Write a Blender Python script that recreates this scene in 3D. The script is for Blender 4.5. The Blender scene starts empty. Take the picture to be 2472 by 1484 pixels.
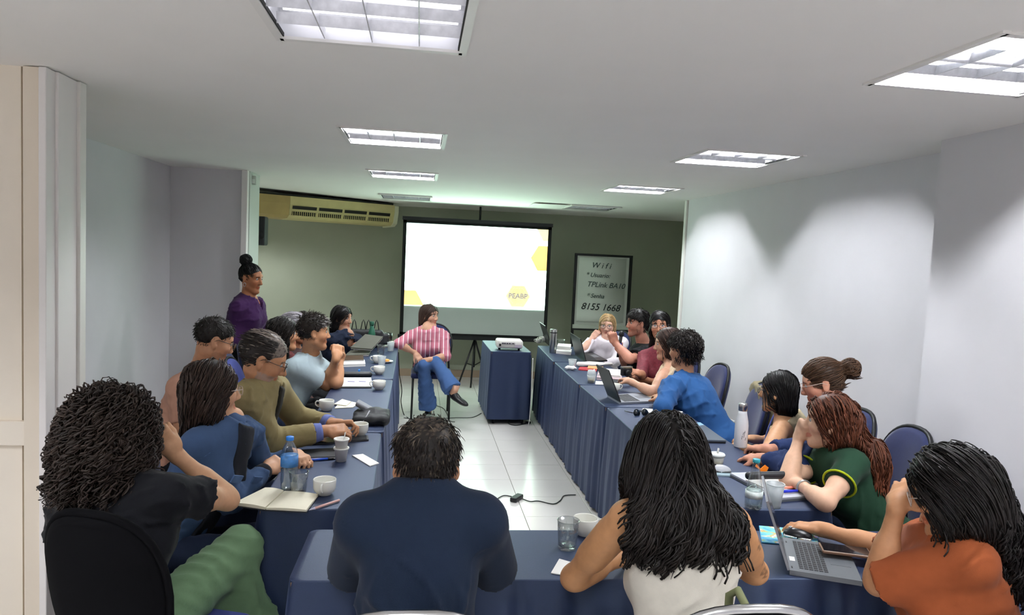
import bpy, math, random
import numpy as np
from mathutils import Vector, Matrix
from math import pi, sin, cos, radians

S = bpy.context.scene
COL = S.collection
rng = np.random.default_rng(7)
random.seed(7)

# ---------------------------------------------------------------- camera
CAM_Z = 1.75
FPX, IW, IH = 1735.0, 2472, 1484
YAW, PITCH, ROLL = radians(7.42), radians(-4.19), radians(2.67)
def cam_axes():
    f = np.array([sin(YAW)*cos(PITCH), cos(YAW)*cos(PITCH), sin(PITCH)])
    r = np.array([cos(YAW), -sin(YAW), 0.0]); u = np.cross(r, f)
    return cos(ROLL)*r + sin(ROLL)*u, -sin(ROLL)*r + cos(ROLL)*u, f
CR, CU, CF = cam_axes()
cd = bpy.data.cameras.new('camera'); cam = bpy.data.objects.new('camera', cd); COL.objects.link(cam)
M = Matrix(((CR[0], CU[0], -CF[0], 0), (CR[1], CU[1], -CF[1], 0), (CR[2], CU[2], -CF[2], CAM_Z), (0, 0, 0, 1)))
cam.matrix_world = M
cd.sensor_width = 36.0; cd.lens = FPX/IW*36.0; cd.clip_start = 0.05
S.camera = cam

# ---------------------------------------------------------------- look, world
S.view_settings.view_transform = 'Standard'
S.view_settings.look = 'None'
S.view_settings.gamma = 1.0
S.view_settings.use_curve_mapping = False
S.view_settings.exposure = 0.0
try:
    S.cycles.use_denoising = True
    S.cycles.max_bounces = 9; S.cycles.diffuse_bounces = 7; S.cycles.glossy_bounces = 4
    S.cycles.transmission_bounces = 6; S.cycles.transparent_max_bounces = 16
    S.cycles.sample_clamp_indirect = 4.0
    S.cycles.caustics_reflective = False; S.cycles.caustics_refractive = False
except Exception:
    pass
w = bpy.data.worlds.new('world'); S.world = w; w.use_nodes = True
w.node_tree.nodes['Background'].inputs[0].default_value = (0.75, 0.8, 0.9, 1)
w.node_tree.nodes['Background'].inputs[1].default_value = 0.0

TUBE_POWER = 585.0
SCREEN_GAIN = 4.4

# ---------------------------------------------------------------- helpers
def ray(x, y):
    return CR*((x-IW/2)/FPX) - CU*((y-IH/2)/FPX) + CF
CAMP = np.array([0, 0, CAM_Z])
def at(x, y, Y):
    d = ray(x, y); return CAMP + d*(Y/d[1])
def onz(x, y, z=0.757):
    d = ray(x, y); return CAMP + d*((z-CAM_Z)/d[2])
def nrm(v):
    v = np.asarray(v, float); return v/max(np.linalg.norm(v), 1e-9)
def lerp(a, b, t): return np.asarray(a)*(1-t)+np.asarray(b)*t
def lin(c):
    if isinstance(c, str): c = [int(c[i:i+2], 16)/255 for i in (0, 2, 4)]
    return tuple((x/12.92 if x <= .04045 else ((x+.055)/1.055)**2.4) for x in c)

MATS = {}
def mat(name, col='808080', rough=.6, metal=0, spec=.5, noise=0, nscale=40, bump=0, bscale=200, attr=False, emit=None, estr=0,
        trans=0, ior=1.45, sss=0, alpha=1, sheen=0, coat=0):
    if name in MATS: return MATS[name]
    m = bpy.data.materials.new(name); m.use_nodes = True
    nt = m.node_tree; b = nt.nodes['Principled BSDF']
    c = lin(col) if isinstance(col, str) else col
    b.inputs['Base Color'].default_value = (*c, 1)
    b.inputs['Roughness'].default_value = rough; b.inputs['Metallic'].default_value = metal
    b.inputs['Specular IOR Level'].default_value = spec; b.inputs['IOR'].default_value = ior
    b.inputs['Transmission Weight'].default_value = trans
    b.inputs['Alpha'].default_value = alpha
    if sss:
        b.inputs['Subsurface Weight'].default_value = sss; b.inputs['Subsurface Radius'].default_value = (.012, .005, .003)
        b.inputs['Subsurface Scale'].default_value = 1.0
    if sheen: b.inputs['Sheen Weight'].default_value = sheen; b.inputs['Sheen Roughness'].default_value = .4
    if coat: b.inputs['Coat Weight'].default_value = coat
    src = None
    if attr:
        a = nt.nodes.new('ShaderNodeAttribute'); a.attribute_name = 'Col'; src = a.outputs['Color']
        nt.links.new(src, b.inputs['Base Color'])
    if noise or bump:
        tc = nt.nodes.new('ShaderNodeTexCoord')
    if noise:
        n = nt.nodes.new('ShaderNodeTexNoise'); n.inputs['Scale'].default_value = nscale; n.inputs['Detail'].default_value = 4
        nt.links.new(tc.outputs['Object'], n.inputs['Vector'])
        mr = nt.nodes.new('ShaderNodeMapRange'); mr.inputs[1].default_value = .3; mr.inputs[2].default_value = .7
        mr.inputs[3].default_value = 1-noise; mr.inputs[4].default_value = 1+noise
        nt.links.new(n.outputs[0], mr.inputs[0])
        mx = nt.nodes.new('ShaderNodeVectorMath'); mx.operation = 'SCALE'
        if src is not None: nt.links.new(src, mx.inputs[0])
        else: mx.inputs[0].default_value = c
        nt.links.new(mr.outputs[0], mx.inputs['Scale']); nt.links.new(mx.outputs[0], b.inputs['Base Color'])
    if bump:
        n2 = nt.nodes.new('ShaderNodeTexNoise'); n2.inputs['Scale'].default_value = bscale; n2.inputs['Detail'].default_value = 3
        nt.links.new(tc.outputs['Object'], n2.inputs['Vector'])
        bp = nt.nodes.new('ShaderNodeBump'); bp.inputs['Strength'].default_value = bump; bp.inputs['Distance'].default_value = .002
        nt.links.new(n2.outputs[0], bp.inputs['Height']); nt.links.new(bp.outputs[0], b.inputs['Normal'])
    if emit is not None:
        e = lin(emit) if isinstance(emit, str) else emit
        b.inputs['Emission Color'].default_value = (*e, 1); b.inputs['Emission Strength'].default_value = estr
    MATS[name] = m
    return m

def thin(name, col, opac, rough=.05, body=0.):
    """thin transparent wall: clear where seen straight, glossy at grazing angles, plus a share of milky body"""
    if name in MATS: return MATS[name]
    m = bpy.data.materials.new(name); m.use_nodes = True; nt = m.node_tree; out = nt.nodes['Material Output']; nt.nodes.remove(nt.nodes['Principled BSDF'])
    c = (*lin(col), 1)
    tr = nt.nodes.new('ShaderNodeBsdfTransparent'); tr.inputs[0].default_value = c
    gl = nt.nodes.new('ShaderNodeBsdfGlossy'); gl.inputs['Roughness'].default_value = rough
    lw = nt.nodes.new('ShaderNodeLayerWeight'); lw.inputs[0].default_value = .35
    mr = nt.nodes.new('ShaderNodeMapRange'); mr.inputs[3].default_value = opac; mr.inputs[4].default_value = .75; nt.links.new(lw.outputs['Facing'], mr.inputs[0])
    mx = nt.nodes.new('ShaderNodeMixShader'); nt.links.new(mr.outputs[0], mx.inputs[0]); nt.links.new(tr.outputs[0], mx.inputs[1]); nt.links.new(gl.outputs[0], mx.inputs[2])
    last = mx
    if body:
        df = nt.nodes.new('ShaderNodeBsdfDiffuse'); df.inputs[0].default_value = c; tl = nt.nodes.new('ShaderNodeBsdfTranslucent'); tl.inputs[0].default_value = c
        a = nt.nodes.new('ShaderNodeMixShader'); a.inputs[0].default_value = .4; nt.links.new(df.outputs[0], a.inputs[1]); nt.links.new(tl.outputs[0], a.inputs[2])
        b = nt.nodes.new('ShaderNodeMixShader'); b.inputs[0].default_value = body; nt.links.new(mx.outputs[0], b.inputs[1]); nt.links.new(a.outputs[0], b.inputs[2]); last = b
    nt.links.new(last.outputs[0], out.inputs['Surface']); MATS[name] = m; return m

def tag(o, label=None, cat=None, group=None, kind=None):
    if label: o['label'] = label
    if cat: o['category'] = cat
    if group: o['group'] = group
    if kind: o['kind'] = kind
    return o
def empty(name, loc=(0, 0, 0), rz=0, label=None, cat=None, group=None):
    o = bpy.data.objects.new(name, None); COL.objects.link(o); o.location = loc; o.rotation_euler = (0, 0, rz)
    o.empty_display_size = .05
    return tag(o, label, cat, group)
def raw(name, v, f, m, parent=None, col=None, smooth=True):
    """mesh from numpy verts + list of face arrays (all quads and/or all tris)"""
    me = bpy.data.meshes.new(name)
    v = np.asarray(v, np.float32)
    fl = [np.asarray(a, np.int32) for a in (f if isinstance(f, (list, tuple)) and len(f) and isinstance(f[0], np.ndarray) else [f])]
    fl = [a for a in fl if len(a)]
    me.vertices.add(len(v)); me.vertices.foreach_set('co', v.ravel())
    idx = np.concatenate([a.ravel() for a in fl]); tot = np.concatenate([np.full(len(a), a.shape[1], np.int32) for a in fl])
    me.loops.add(len(idx)); me.loops.foreach_set('vertex_index', idx)
    me.polygons.add(len(tot)); me.polygons.foreach_set('loop_start', np.concatenate([[0], np.cumsum(tot)[:-1]]).astype(np.int32))
    me.polygons.foreach_set('loop_total', tot)
    me.polygons.foreach_set('use_smooth', np.full(len(tot), bool(smooth)))
    me.update(calc_edges=True); me.validate()
    if col is not None:
        a = me.color_attributes.new('Col', 'FLOAT_COLOR', 'POINT')
        c4 = np.ones((len(v), 4), np.float32); c4[:, :3] = col; a.data.foreach_set('color', c4.ravel())
    for mm in (m if isinstance(m, (list, tuple)) else [m]): me.materials.append(mm)
    o = bpy.data.objects.new(name, me); COL.objects.link(o)
    if parent is not None: o.parent = parent
    return o

class MB:
    """collects shapes (local coordinates) and links them as ONE mesh object"""
    def __init__(s): s.v = []; s.f = []; s.n = 0; s.sm = []
    def add(s, v, f, smooth=False):
        for q in f: s.f.append(tuple(i+s.n for i in q)); s.sm.append(smooth)
        s.v += [tuple(map(float, p)) for p in v]; s.n += len(v); return s
    def box(s, c, d, rz=0, bev=0, rot=None):
        x, y, z = d[0]/2, d[1]/2, d[2]/2
        if bev:
            b = min(bev, x*.9, y*.9, z*.9); P = []
            def ring(ix, iy, zz, rb):
                out = []
                for (sx, sy) in ((1, 1), (-1, 1), (-1, -1), (1, -1)):
                    a0 = math.atan2(sy, sx)-pi/4
                    for k in range(3):
                        a = a0+k*pi/4
                        out.append((sx*(x-b)+cos(a)*rb, sy*(y-b)+sin(a)*rb, zz))
                return out
            for zz, rb in ((-z, b*.3), (-z+b*.3, b*.8), (-z+b, b), (z-b, b), (z-b*.3, b*.8), (z, b*.3)): P += ring(0, 0, zz, rb)
            F = []
            for k in range(5):
                for i in range(12): F.append((k*12+i, k*12+(i+1) % 12, k*12+12+(i+1) % 12, k*12+12+i))
            F.append(tuple(range(11, -1, -1))); F.append(tuple(range(60, 72)))
        else:
            P = [(sx*x, sy*y, sz*z) for sz in (-1, 1) for sy in (-1, 1) for sx in (-1, 1)]
            F = [(0, 2, 3, 1), (4, 5, 7, 6), (0, 1, 5, 4), (2, 6, 7, 3), (1, 3, 7, 5), (0, 4, 6, 2)]
        R = rot if rot is not None else Matrix.Rotation(rz, 3, 'Z')
        s.add([(R @ Vector(p))+Vector(c) for p in P], F, False); return s
    def tube(s, pts, r, n=8, closed=False, caps=True):
        pts = [np.asarray(p, float) for p in pts]; K = len(pts); rr = r if hasattr(r, '__len__') else [r]*K
        P = []; up = None
        for i, p in enumerate(pts):
            a = pts[(i-1) % K] if (closed or i > 0) else p; b = pts[(i+1) % K] if (closed or i < K-1) else p
            t = nrm(b-a)
            if up is None: up = np.array([0, 0, 1.]) if abs(t[2]) < .9 else np.array([1., 0, 0])
            e1 = nrm(np.cross(t, up)); e2 = np.cross(e1, t); up = e2
            for k in range(n): P.append(p+rr[i]*(cos(2*pi*k/n)*e1+sin(2*pi*k/n)*e2))
        F = []
        for i in range(K if closed else K-1):
            j = (i+1) % K
            for k in range(n): F.append((i*n+k, i*n+(k+1) % n, j*n+(k+1) % n, j*n+k))
        if not closed and caps: F.append(tuple(range(n-1, -1, -1))); F.append(tuple(range((K-1)*n, K*n)))
        s.add(P, F, True); return s
    def lathe(s, prof, n=24, c=(0, 0, 0), flute=None):
        P = []; F = []; K = len(prof)
        for i, (r, z) in enumerate(prof):
            for k in range(n):
                a = 2*pi*k/n; q = r*(1+(flute(z, a) if flute else 0)); P.append((c[0]+q*cos(a), c[1]+q*sin(a), c[2]+z))
        for i in range(K-1):
            for k in range(n): F.append((i*n+k, i*n+(k+1) % n, (i+1)*n+(k+1) % n, (i+1)*n+k))
        if prof[0][0] > 1e-4: F.append(tuple(range(n-1, -1, -1)))
        if prof[-1][0] > 1e-4: F.append(tuple(range((K-1)*n, K*n)))
        s.add(P, F, True); return s
    def quad(s, a, b, c, d): s.add([a, b, c, d], [(0, 1, 2, 3)]); return s
    def build(s, name, m, parent=None, loc=None, rz=0, auto=True):
        me = bpy.data.meshes.new(name); me.from_pydata(s.v, [], s.f); me.update()
        me.polygons.foreach_set('use_smooth', s.sm)
        me.materials.append(m)
        o = bpy.data.objects.new(name, me); COL.objects.link(o)
        if parent is not None: o.parent = parent
        if loc is not None: o.location = loc
        if rz: o.rotation_euler = (0, 0, rz)
        return o
def copy_tree(o, parent=None):
    c = o.copy(); COL.objects.link(c)
    if parent is not None: c.parent = parent
    for ch in list(o.children): copy_tree(ch, c)
    return c
def struct(o): o['kind'] = 'structure'; return o

# ================================================================ the room
M_wall = mat('wall_paint', 'd9d7db', .75, noise=.02, nscale=3, bump=.05, bscale=300)
M_wall2 = mat('back_wall_paint', 'a2a794', .8, noise=.03, nscale=3, bump=.05, bscale=300)
M_ceil = mat('ceiling_paint', 'f8f6f2', .85, noise=.012, nscale=2)
M_beige = mat('partition_beige', 'f0e6d6', .6, noise=.015, nscale=6)
M_post = mat('partition_post', 'efebe8', .5)
M_trimw = mat('trim_white', 'e8e6e0', .45)
M_trimd = mat('joint_shadow', '6f6558', .8)
CEIL = CAM_Z+.68
def ceil_z(y): return CEIL-(max(0, y-7.5)*.034)

LAMPS = [  # x, y centre, lit
    (-.185, 2.21, .05), (-.185, 4.53, 1), (-.185, 6.70, 1), (-.20, 8.90, 0),
    (1.885, 2.17, 1), (1.97, 4.45, 1), (2.06, 6.72, 1), (2.10, 8.90, 0),
    (-.185, -.15, 1), (1.885, -.15, 1), (-.185, -2.3, 1), (1.885, -2.3, 1), (-2.55, 8.75, 1), (-2.2, 1.2, 1)]  # last two: unseen lights added to brighten the back wall and the partition
LW = .62
def build_ceiling():
    xs = {-3.2, 6.6}; ys = {-3.2, 10.3, 7.5}
    for x, y, l in LAMPS: xs |= {x-LW/2, x+LW/2}; ys |= {y-LW/2, y+LW/2}
    xs = sorted(xs); ys = sorted(ys); mb = MB()
    for i in range(len(xs)-1):
        for j in range(len(ys)-1):
            cx, cy = (xs[i]+xs[i+1])/2, (ys[j]+ys[j+1])/2
            if any(abs(cx-x) < LW/2 and abs(cy-y) < LW/2 for x, y, l in LAMPS): continue
            a, b, c, d = xs[i], xs[i+1], ys[j], ys[j+1]
            mb.quad((a, c, ceil_z(c)), (a, d, ceil_z(d)), (b, d, ceil_z(d)), (b, c, ceil_z(c)))
    struct(mb.build('ceiling', M_ceil))
build_ceiling()
def wallbox(name, x0, x1, y0, y1, m, z0=0, z1=None):
    mb = MB(); z1 = (CEIL+.12) if z1 is None else z1
    mb.box(((x0+x1)/2, (y0+y1)/2, (z0+z1)/2), (x1-x0, y1-y0, z1-z0))
    return struct(mb.build(name, m))
wallbox('wall_back', -3.2, 6.6, 10.05, 10.2, M_wall2)
wallbox('wall_left', -2.5, -2.36, 3.56, 7.2, M_wall)
wallbox('wall_left_end', -2.5, -1.66, 7.2, 7.34, M_wall)
wallbox('wall_left_far', -3.2, -3.06, 7.34, 10.05, M_wall2)
wallbox('wall_right_far', 6.45, 6.6, 7.5, 10.05, M_wall2)  # unseen wall set far out so less bounced light reaches the bay's right
wallbox('wall_right', 2.86, 3.0, 3.40, 7.55, M_wall)
wallbox('wall_right_near', 2.6, 3.0, -3.2, 3.40, M_wall)
wallbox('wall_left_near', -3.2, -3.06, -3.2, 3.2, M_wall)
wallbox('wall_rear', -3.06, 2.6, -3.2, -3.06, M_wall)
wallbox('wall_right_end', 2.93, 6.6, 7.55, 7.68, M_wall2)
# end posts of the two partitions where the hall opens into the projection bay
def post(name, x0, x1, y0, y1, m):
    return struct(MB().box(((x0+x1)/2, (y0+y1)/2, CEIL/2), (x1-x0, y1-y0, CEIL-.002), bev=.006).build(name, m))
post('trim_1', -1.70, -1.645, 7.12, 7.19, M_post)
post('trim_2', -1.66, -1.64, 7.21, 7.62, mat('trim_grey', 'c9cfc8', .5))
post('trim_3', 2.84, 2.875, 7.56, 7.62, M_trimw)
# folding partition at the left: broad beige panel, stile, post and white edge strip
wp = wallbox('wall_partition', -3.06, -1.66, 3.26, 3.50, M_beige)
for nm, x0, x1, y0, y1, z0, z1, m in (
        ('rail', -3.0, -1.60, 3.235, 3.262, .845, .95, M_beige), ('stile', -1.64, -1.575, 3.23, 3.30, 0, CEIL-.004, mat('stile_beige', 'e6dac8', .6)),
        ('post', -1.575, -1.545, 3.22, 3.30, 0, CEIL-.004, M_post), ('post', -1.60, -1.535, 3.30, 3.47, 0, CEIL-.004, M_post),
        ('edge_strip', -1.55, -1.522, 3.47, 3.53, 0, CEIL-.004, M_trimw), ('joint', -1.66, -1.60, 3.30, 3.40, 0, CEIL-.01, M_trimd)):
    MB().box(((x0+x1)/2, (y0+y1)/2, (z0+z1)/2), (x1-x0, y1-y0, z1-z0), bev=.004).build(nm, m, wp)
# baseboards
M_base = mat('baseboard_tan', 'a08d78', .5)
for nm, x0, x1, y0, y1, m in (('baseboard_back', -3.06, 6.45, 10.03, 10.05, M_base), ('baseboard_left', -2.36, -2.345, 3.56, 7.2, M_base),
                              ('baseboard_right', 2.845, 2.86, 3.4, 7.55, M_trimw)):
    struct(MB().box(((x0+x1)/2, (y0+y1)/2, .05), (x1-x0, y1-y0, .10), bev=.003).build(nm, m))

# ---------------------------------------------------------------- floor: pale glazed tiles
M_grout = mat('grout', '7d776f', .8)
M_tile = mat('floor_tile', 'd2cfcb', .16, noise=.02, nscale=2.5, spec=.5)
fl = struct(MB().box((1.7, 3.5, -.03), (10.0, 13.8, .05)).build('floor', M_grout))
TX, TY = .475, .395
tme = MB().box((0, 0, 0), (TX-.004, TY-.0035, .012), bev=.0015)
base = tme.build('tile', M_tile, fl)
first = True; nt_ = 0; far = MB()
x0t, y0t = .763-.005, 4.66
for i in range(-8, 14):
    for j in range(-20, 15):
        cx, cy = x0t+(i-.5)*TX, y0t+(j+.5)*TY
        if not (-3.2 < cx < 6.5 and -3.2 < cy < 10.1): continue
        if -1.5 < cx < 2.6 and 2.3 < cy < 9.9:
            o = base if first else base.copy()
            if not first: COL.objects.link(o)
            first = False; o.location = (cx, cy, -.006+rng.uniform(-.0003, .0003)); nt_ += 1
        else: far.box((cx, cy, -.006), (TX-.004, TY-.0035, .012))
far.build('tile_field', M_tile, fl)['kind'] = 'stuff'

# ---------------------------------------------------------------- ceiling lights: recessed, louvred
M_lface = mat('light_frame', 'f0eeea', .5)
M_refl = mat('reflector_aluminium', 'e6e7ea', .3, metal=.35)
M_blade = mat('louvre_blade', 'e6e7ec', .3, metal=.3, noise=.12, nscale=30)
M_tube = mat('tube_lit', 'ffffff', .5, emit=(.93, .96, 1.0), estr=TUBE_POWER)
M_tubed = mat('tube_dim', 'ffffff', .5, emit=(.95, .93, 1.0), estr=TUBE_POWER*.006)  # weak glow added to a light taken as unlit, brightens its reflector
M_tube0 = mat('tube_off', 'e9e9e6', .3)
M_gap = mat('light_gap', '2b2b2a', .8)
def ceiling_light(x, y, lit, label, group='recessed ceiling lights'):
    z = ceil_z(y); h = LW/2; D = .10
    r = empty('ceiling_light', (x, y, z), 0, label, 'light', group)
    f = MB()
    for sx in (-1, 1): f.box((sx*(h-.008), 0, -.003), (.026, LW+.02, .010))
    for sy in (-1, 1): f.box((0, sy*(h-.008), -.003), (LW-.02, .026, .010))
    f.build('frame', M_lface, r)
    for sx in (-1, 1): MB().box((sx*(h-.0225), 0, .004), (.006, LW-.05, .012)).build('shadow_gap', M_gap, r)
    b = MB(); b.box((0, 0, D), (LW, LW, .004))
    for sx in (-1, 1): b.box((sx*(h-.002), 0, D/2), (.004, LW, D)); b.box((0, sx*(h-.002), D/2), (LW, .004, D))
    b.build('reflector', M_refl, r)
    for k in range(4):
        t = MB().tube([(-h+.03, -h+LW*(k+.5)/4, .042+.034*(lit < 1)), (h-.03, -h+LW*(k+.5)/4, .042+.034*(lit < 1))], .0085, 10)
        on = lit and (k in (0, 3) or lit < 1)
        t.build('tube', (M_tube if lit == 1 else M_tubed) if on else M_tube0, r)
    for k in range(1, 4):
        xx = -h+LW*k/4
        MB().box((xx, 0, .018), (.004, LW-.05, .032)).build('louvre_blade', M_blade, r)
    for k in range(1, 4):
        yy = -h+LW*k/4
        mb = MB(); a, c = -h+.026, h-.026
        mb.add([(a, yy-.011, .034), (c, yy-.011, .034), (c, yy, .002), (a, yy, .002), (a, yy+.011, .034), (c, yy+.011, .034)],
               [(0, 1, 2, 3), (3, 2, 5, 4), (4, 5, 1, 0)])
        mb.build('louvre_fin', M_blade, r)
    return r
LBL = ['dim louvred ceiling light, nearest of the left row, cut by the top of the picture',
       'lit ceiling light, second of the left row, white tube showing', 'lit ceiling light, third of the left row, above the air conditioner',
       'small unlit ceiling light, farthest of the left row above the screen',
       'brightly lit ceiling light at upper right, nearest of the right row', 'lit ceiling light, second of the right row, above the blue-shirted man',
       'lit ceiling light, third of the right row near the projection bay', 'unlit ceiling light, farthest of the right row above the flipchart',
       'ceiling light overhead just behind the camera, left row', 'ceiling light overhead just behind the camera, right row',
       'ceiling light farthest behind the camera, left row', 'ceiling light farthest behind the camera, right row', 'lit ceiling light in the far left bay, out of sight behind the partition end', 'lit ceiling light in the near left bay, out of frame']
for (x, y, l), lb in zip(LAMPS, LBL): ceiling_light(x, y, l, lb)
# blank access plate beside the last right light
o = MB().box((1.55, 8.9, ceil_z(8.9)-.004), (.44, .6, .006)).build('access_panel', M_lface)
tag(o, 'flat blank access plate in the ceiling left of the farthest right light', 'panel')
# ================================================================ implicit surfaces for people and soft things
BIG = 9.0
def _dot(X, Y, Z, v): return X*v[0]+Y*v[1]+Z*v[2]
def pdist(p, X, Y, Z):
    t = p[0]
    if t == 'rc' or t == 'cc':
        _, a, b, ra, rb, k = p; ab = b-a; L2 = max(float(ab @ ab), 1e-9)
        x, y, z = X-a[0], Y-a[1], Z-a[2]
        s = _dot(x, y, z, ab)/L2
        h = np.clip(s, 0, 1)
        d = np.sqrt((x-h*ab[0])**2+(y-h*ab[1])**2+(z-h*ab[2])**2)-(ra+(rb-ra)*h)
        if t == 'cc': d = np.maximum(d, (s-1)*math.sqrt(L2))
        return d
    if t == 'el':
        _, c, R, r, k = p; x, y, z = X-c[0], Y-c[1], Z-c[2]
        u, v, w_ = _dot(x, y, z, R[:, 0]), _dot(x, y, z, R[:, 1]), _dot(x, y, z, R[:, 2])
        k0 = np.sqrt((u/r[0])**2+(v/r[1])**2+(w_/r[2])**2); k1 = np.sqrt((u/r[0]**2)**2+(v/r[1]**2)**2+(w_/r[2]**2)**2)
        return k0*(k0-1)/np.maximum(k1, 1e-6)
    if t == 'bx':
        _, c, R, r, k, rd = p; x, y, z = X-c[0], Y-c[1], Z-c[2]
        q = [np.abs(_dot(x, y, z, R[:, i]))-(r[i]-rd) for i in range(3)]
        o = np.sqrt(sum(np.maximum(a, 0)**2 for a in q)); return o+np.minimum(np.maximum(np.maximum(q[0], q[1]), q[2]), 0)-rd
def paabb(p):
    if p[0] in ('rc', 'cc'): return np.minimum(p[1]-p[3], p[2]-p[4]), np.maximum(p[1]+p[3], p[2]+p[4])
    c, R, r = p[1], p[2], np.array(p[3]); e = np.sqrt(((R*r)**2).sum(1)) if p[0] == 'el' else (np.abs(R)*r).sum(1); return c-e, c+e
I3 = np.eye(3)
def rc(a, b, ra, rb, k=.02): return ('rc', np.asarray(a, float), np.asarray(b, float), ra, rb, k)
def cc(a, b, ra, rb, k=.02): return ('cc', np.asarray(a, float), np.asarray(b, float), ra, rb, k)
def el(c, r, R=I3, k=.02): return ('el', np.asarray(c, float), R, tuple(r), k)
def bx(c, r, R=I3, k=.01, rd=.008): return ('bx', np.asarray(c, float), R, tuple(r), k, rd)
def kof(p): return p[5] if p[0] in ('rc', 'cc') else p[4]

def sdf_mesh(ops, vox, tnoise=None):
    """ops: list of (op, prim): '+' smooth union, '-' smooth subtract, '<' keep side of plane (point, normal). -> verts, quads"""
    lo = np.full(3, 1e9); hi = -lo
    for op, p in ops:
        if op == '+':
            a, b = paabb(p); lo = np.minimum(lo, a); hi = np.maximum(hi, b)
    lo = lo-3*vox; hi = hi+3*vox; n = np.ceil((hi-lo)/vox).astype(int)+1
    F = np.full(n, BIG, np.float32)
    ax = [(lo[i]+vox*np.arange(n[i])).astype(np.float32) for i in range(3)]
    for op, p in ops:
        if op == '<':
            pt, nn = p; d = (ax[0][:, None, None]-pt[0])*nn[0]+(ax[1][None, :, None]-pt[1])*nn[1]+(ax[2][None, None, :]-pt[2])*nn[2]
            np.maximum(F, d, out=F); continue
        k = kof(p); a, b = paabb(p); mg = k+2.5*vox
        i0 = np.clip(np.floor((a-mg-lo)/vox).astype(int), 0, n-1); i1 = np.clip(np.ceil((b+mg-lo)/vox).astype(int)+1, 1, n)
        if (i1 <= i0).any(): continue
        sl = tuple(slice(i0[i], i1[i]) for i in range(3))
        d = pdist(p, ax[0][sl[0]][:, None, None], ax[1][sl[1]][None, :, None], ax[2][sl[2]][None, None, :])
        f = F[sl]
        if op == '+':
            h = np.maximum(k-np.abs(f-d), 0)/max(k, 1e-5); F[sl] = np.minimum(f, d)-h*h*k*.25
        else:
            h = np.maximum(k-np.abs(f+d), 0)/max(k, 1e-5); F[sl] = np.maximum(f, -d)+h*h*k*.25
    s = F < 0
    c = [s[x:n[0]-1+x, y:n[1]-1+y, z:n[2]-1+z] for x in (0, 1) for y in (0, 1) for z in (0, 1)]
    anyv = c[0].copy(); allv = c[0].copy()
    for q in c[1:]: anyv |= q; allv &= q
    act = anyv & ~allv
    ii = np.argwhere(act)
    if not len(ii): return np.zeros((0, 3)), np.zeros((0, 4), int)
    cid = np.full(act.shape, -1, np.int32); cid[tuple(ii.T)] = np.arange(len(ii))
    cv = np.stack([F[ii[:, 0]+x, ii[:, 1]+y, ii[:, 2]+z] for x in (0, 1) for y in (0, 1) for z in (0, 1)], 1)
    offs = np.array([(x, y, z) for x in (0, 1) for y in (0, 1) for z in (0, 1)], float)
    acc = np.zeros((len(ii), 3)); cnt = np.zeros(len(ii))
    for i in range(8):
        for j in range(i+1, 8):
            if np.abs(offs[i]-offs[j]).sum() != 1: continue
            m = (cv[:, i] < 0) != (cv[:, j] < 0)
            t = np.where(m, cv[:, i]/np.where(m, cv[:, i]-cv[:, j], 1), 0)
            acc += m[:, None]*(offs[i]+t[:, None]*(offs[j]-offs[i])); cnt += m
    V = lo+vox*(ii+acc/cnt[:, None])
    Q = []
    for axis in range(3):
        sl0 = [slice(None)]*3; sl1 = [slice(None)]*3
        sl0[axis] = slice(0, n[axis]-1); sl1[axis] = slice(1, n[axis])
        for k in range(3):
            if k != axis: sl0[k] = sl1[k] = slice(1, n[k]-1)
        A = s[tuple(sl0)]; B = s[tuple(sl1)]; e = np.argwhere(A != B)
        if not len(e): continue
        sg = A[tuple(e.T)]
        for k in range(3):
            if k != axis: e[:, k] += 1
        u, v = [k for k in range(3) if k != axis]
        def cell(du, dv):
            g = e.copy(); g[:, u] -= du; g[:, v] -= dv; return cid[tuple(g.T)]
        q = np.stack([cell(1, 1), cell(0, 1), cell(0, 0), cell(1, 0)], 1)
        flip = sg if axis != 1 else ~sg
        q[~flip] = q[~flip][:, ::-1]; Q.append(q)
    Q = np.concatenate(Q); return V, Q[(Q >= 0).all(1)]
def vnormals(V, Q):
    n = np.cross(V[Q[:, 2]]-V[Q[:, 0]], V[Q[:, 3]]-V[Q[:, 1]]); N = np.zeros_like(V)
    for k in range(4):
        for d in range(3): N[:, d] += np.bincount(Q[:, k], n[:, d], len(V))
    return N/np.maximum(np.linalg.norm(N, axis=1, keepdims=True), 1e-9)
def eval_pts(prims, P):
    X, Y, Z = P[:, 0], P[:, 1], P[:, 2]; f = np.full(len(P), BIG)
    for p in prims:
        d = pdist(p, X, Y, Z); k = kof(p); h = np.maximum(k-np.abs(f-d), 0)/max(k, 1e-5); f = np.minimum(f, d)-h*h*k*.25
    return f
def grad_pts(prims, P, e=.004):
    g = np.stack([eval_pts(prims, P+np.eye(3)[i]*e)-eval_pts(prims, P-np.eye(3)[i]*e) for i in range(3)], 1)
    return g/np.maximum(np.linalg.norm(g, axis=1, keepdims=True), 1e-9)
def folds(V, seed, f=26., dirv=(0, 0, 1), sharp=1.):
    r = np.random.default_rng(seed); out = 0
    for i in range(4):
        d = nrm(np.asarray(dirv)+r.normal(0, .55, 3)); e = nrm(r.normal(0, 1, 3)); g = nrm(r.normal(0, 1, 3))
        ph = r.uniform(0, 6, 3); ff = f*r.uniform(.6, 1.5)*(1.9 if f < 34 else 1)
        mask = .5+.5*np.sin(V @ g*9+ph[2])
        out = out+(1-np.abs(np.sin((V @ d)*ff+1.3*np.sin((V @ e)*ff*.45+ph[1])+ph[0]))**.8)*mask
    return (out/4-.3)*6.5

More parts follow.
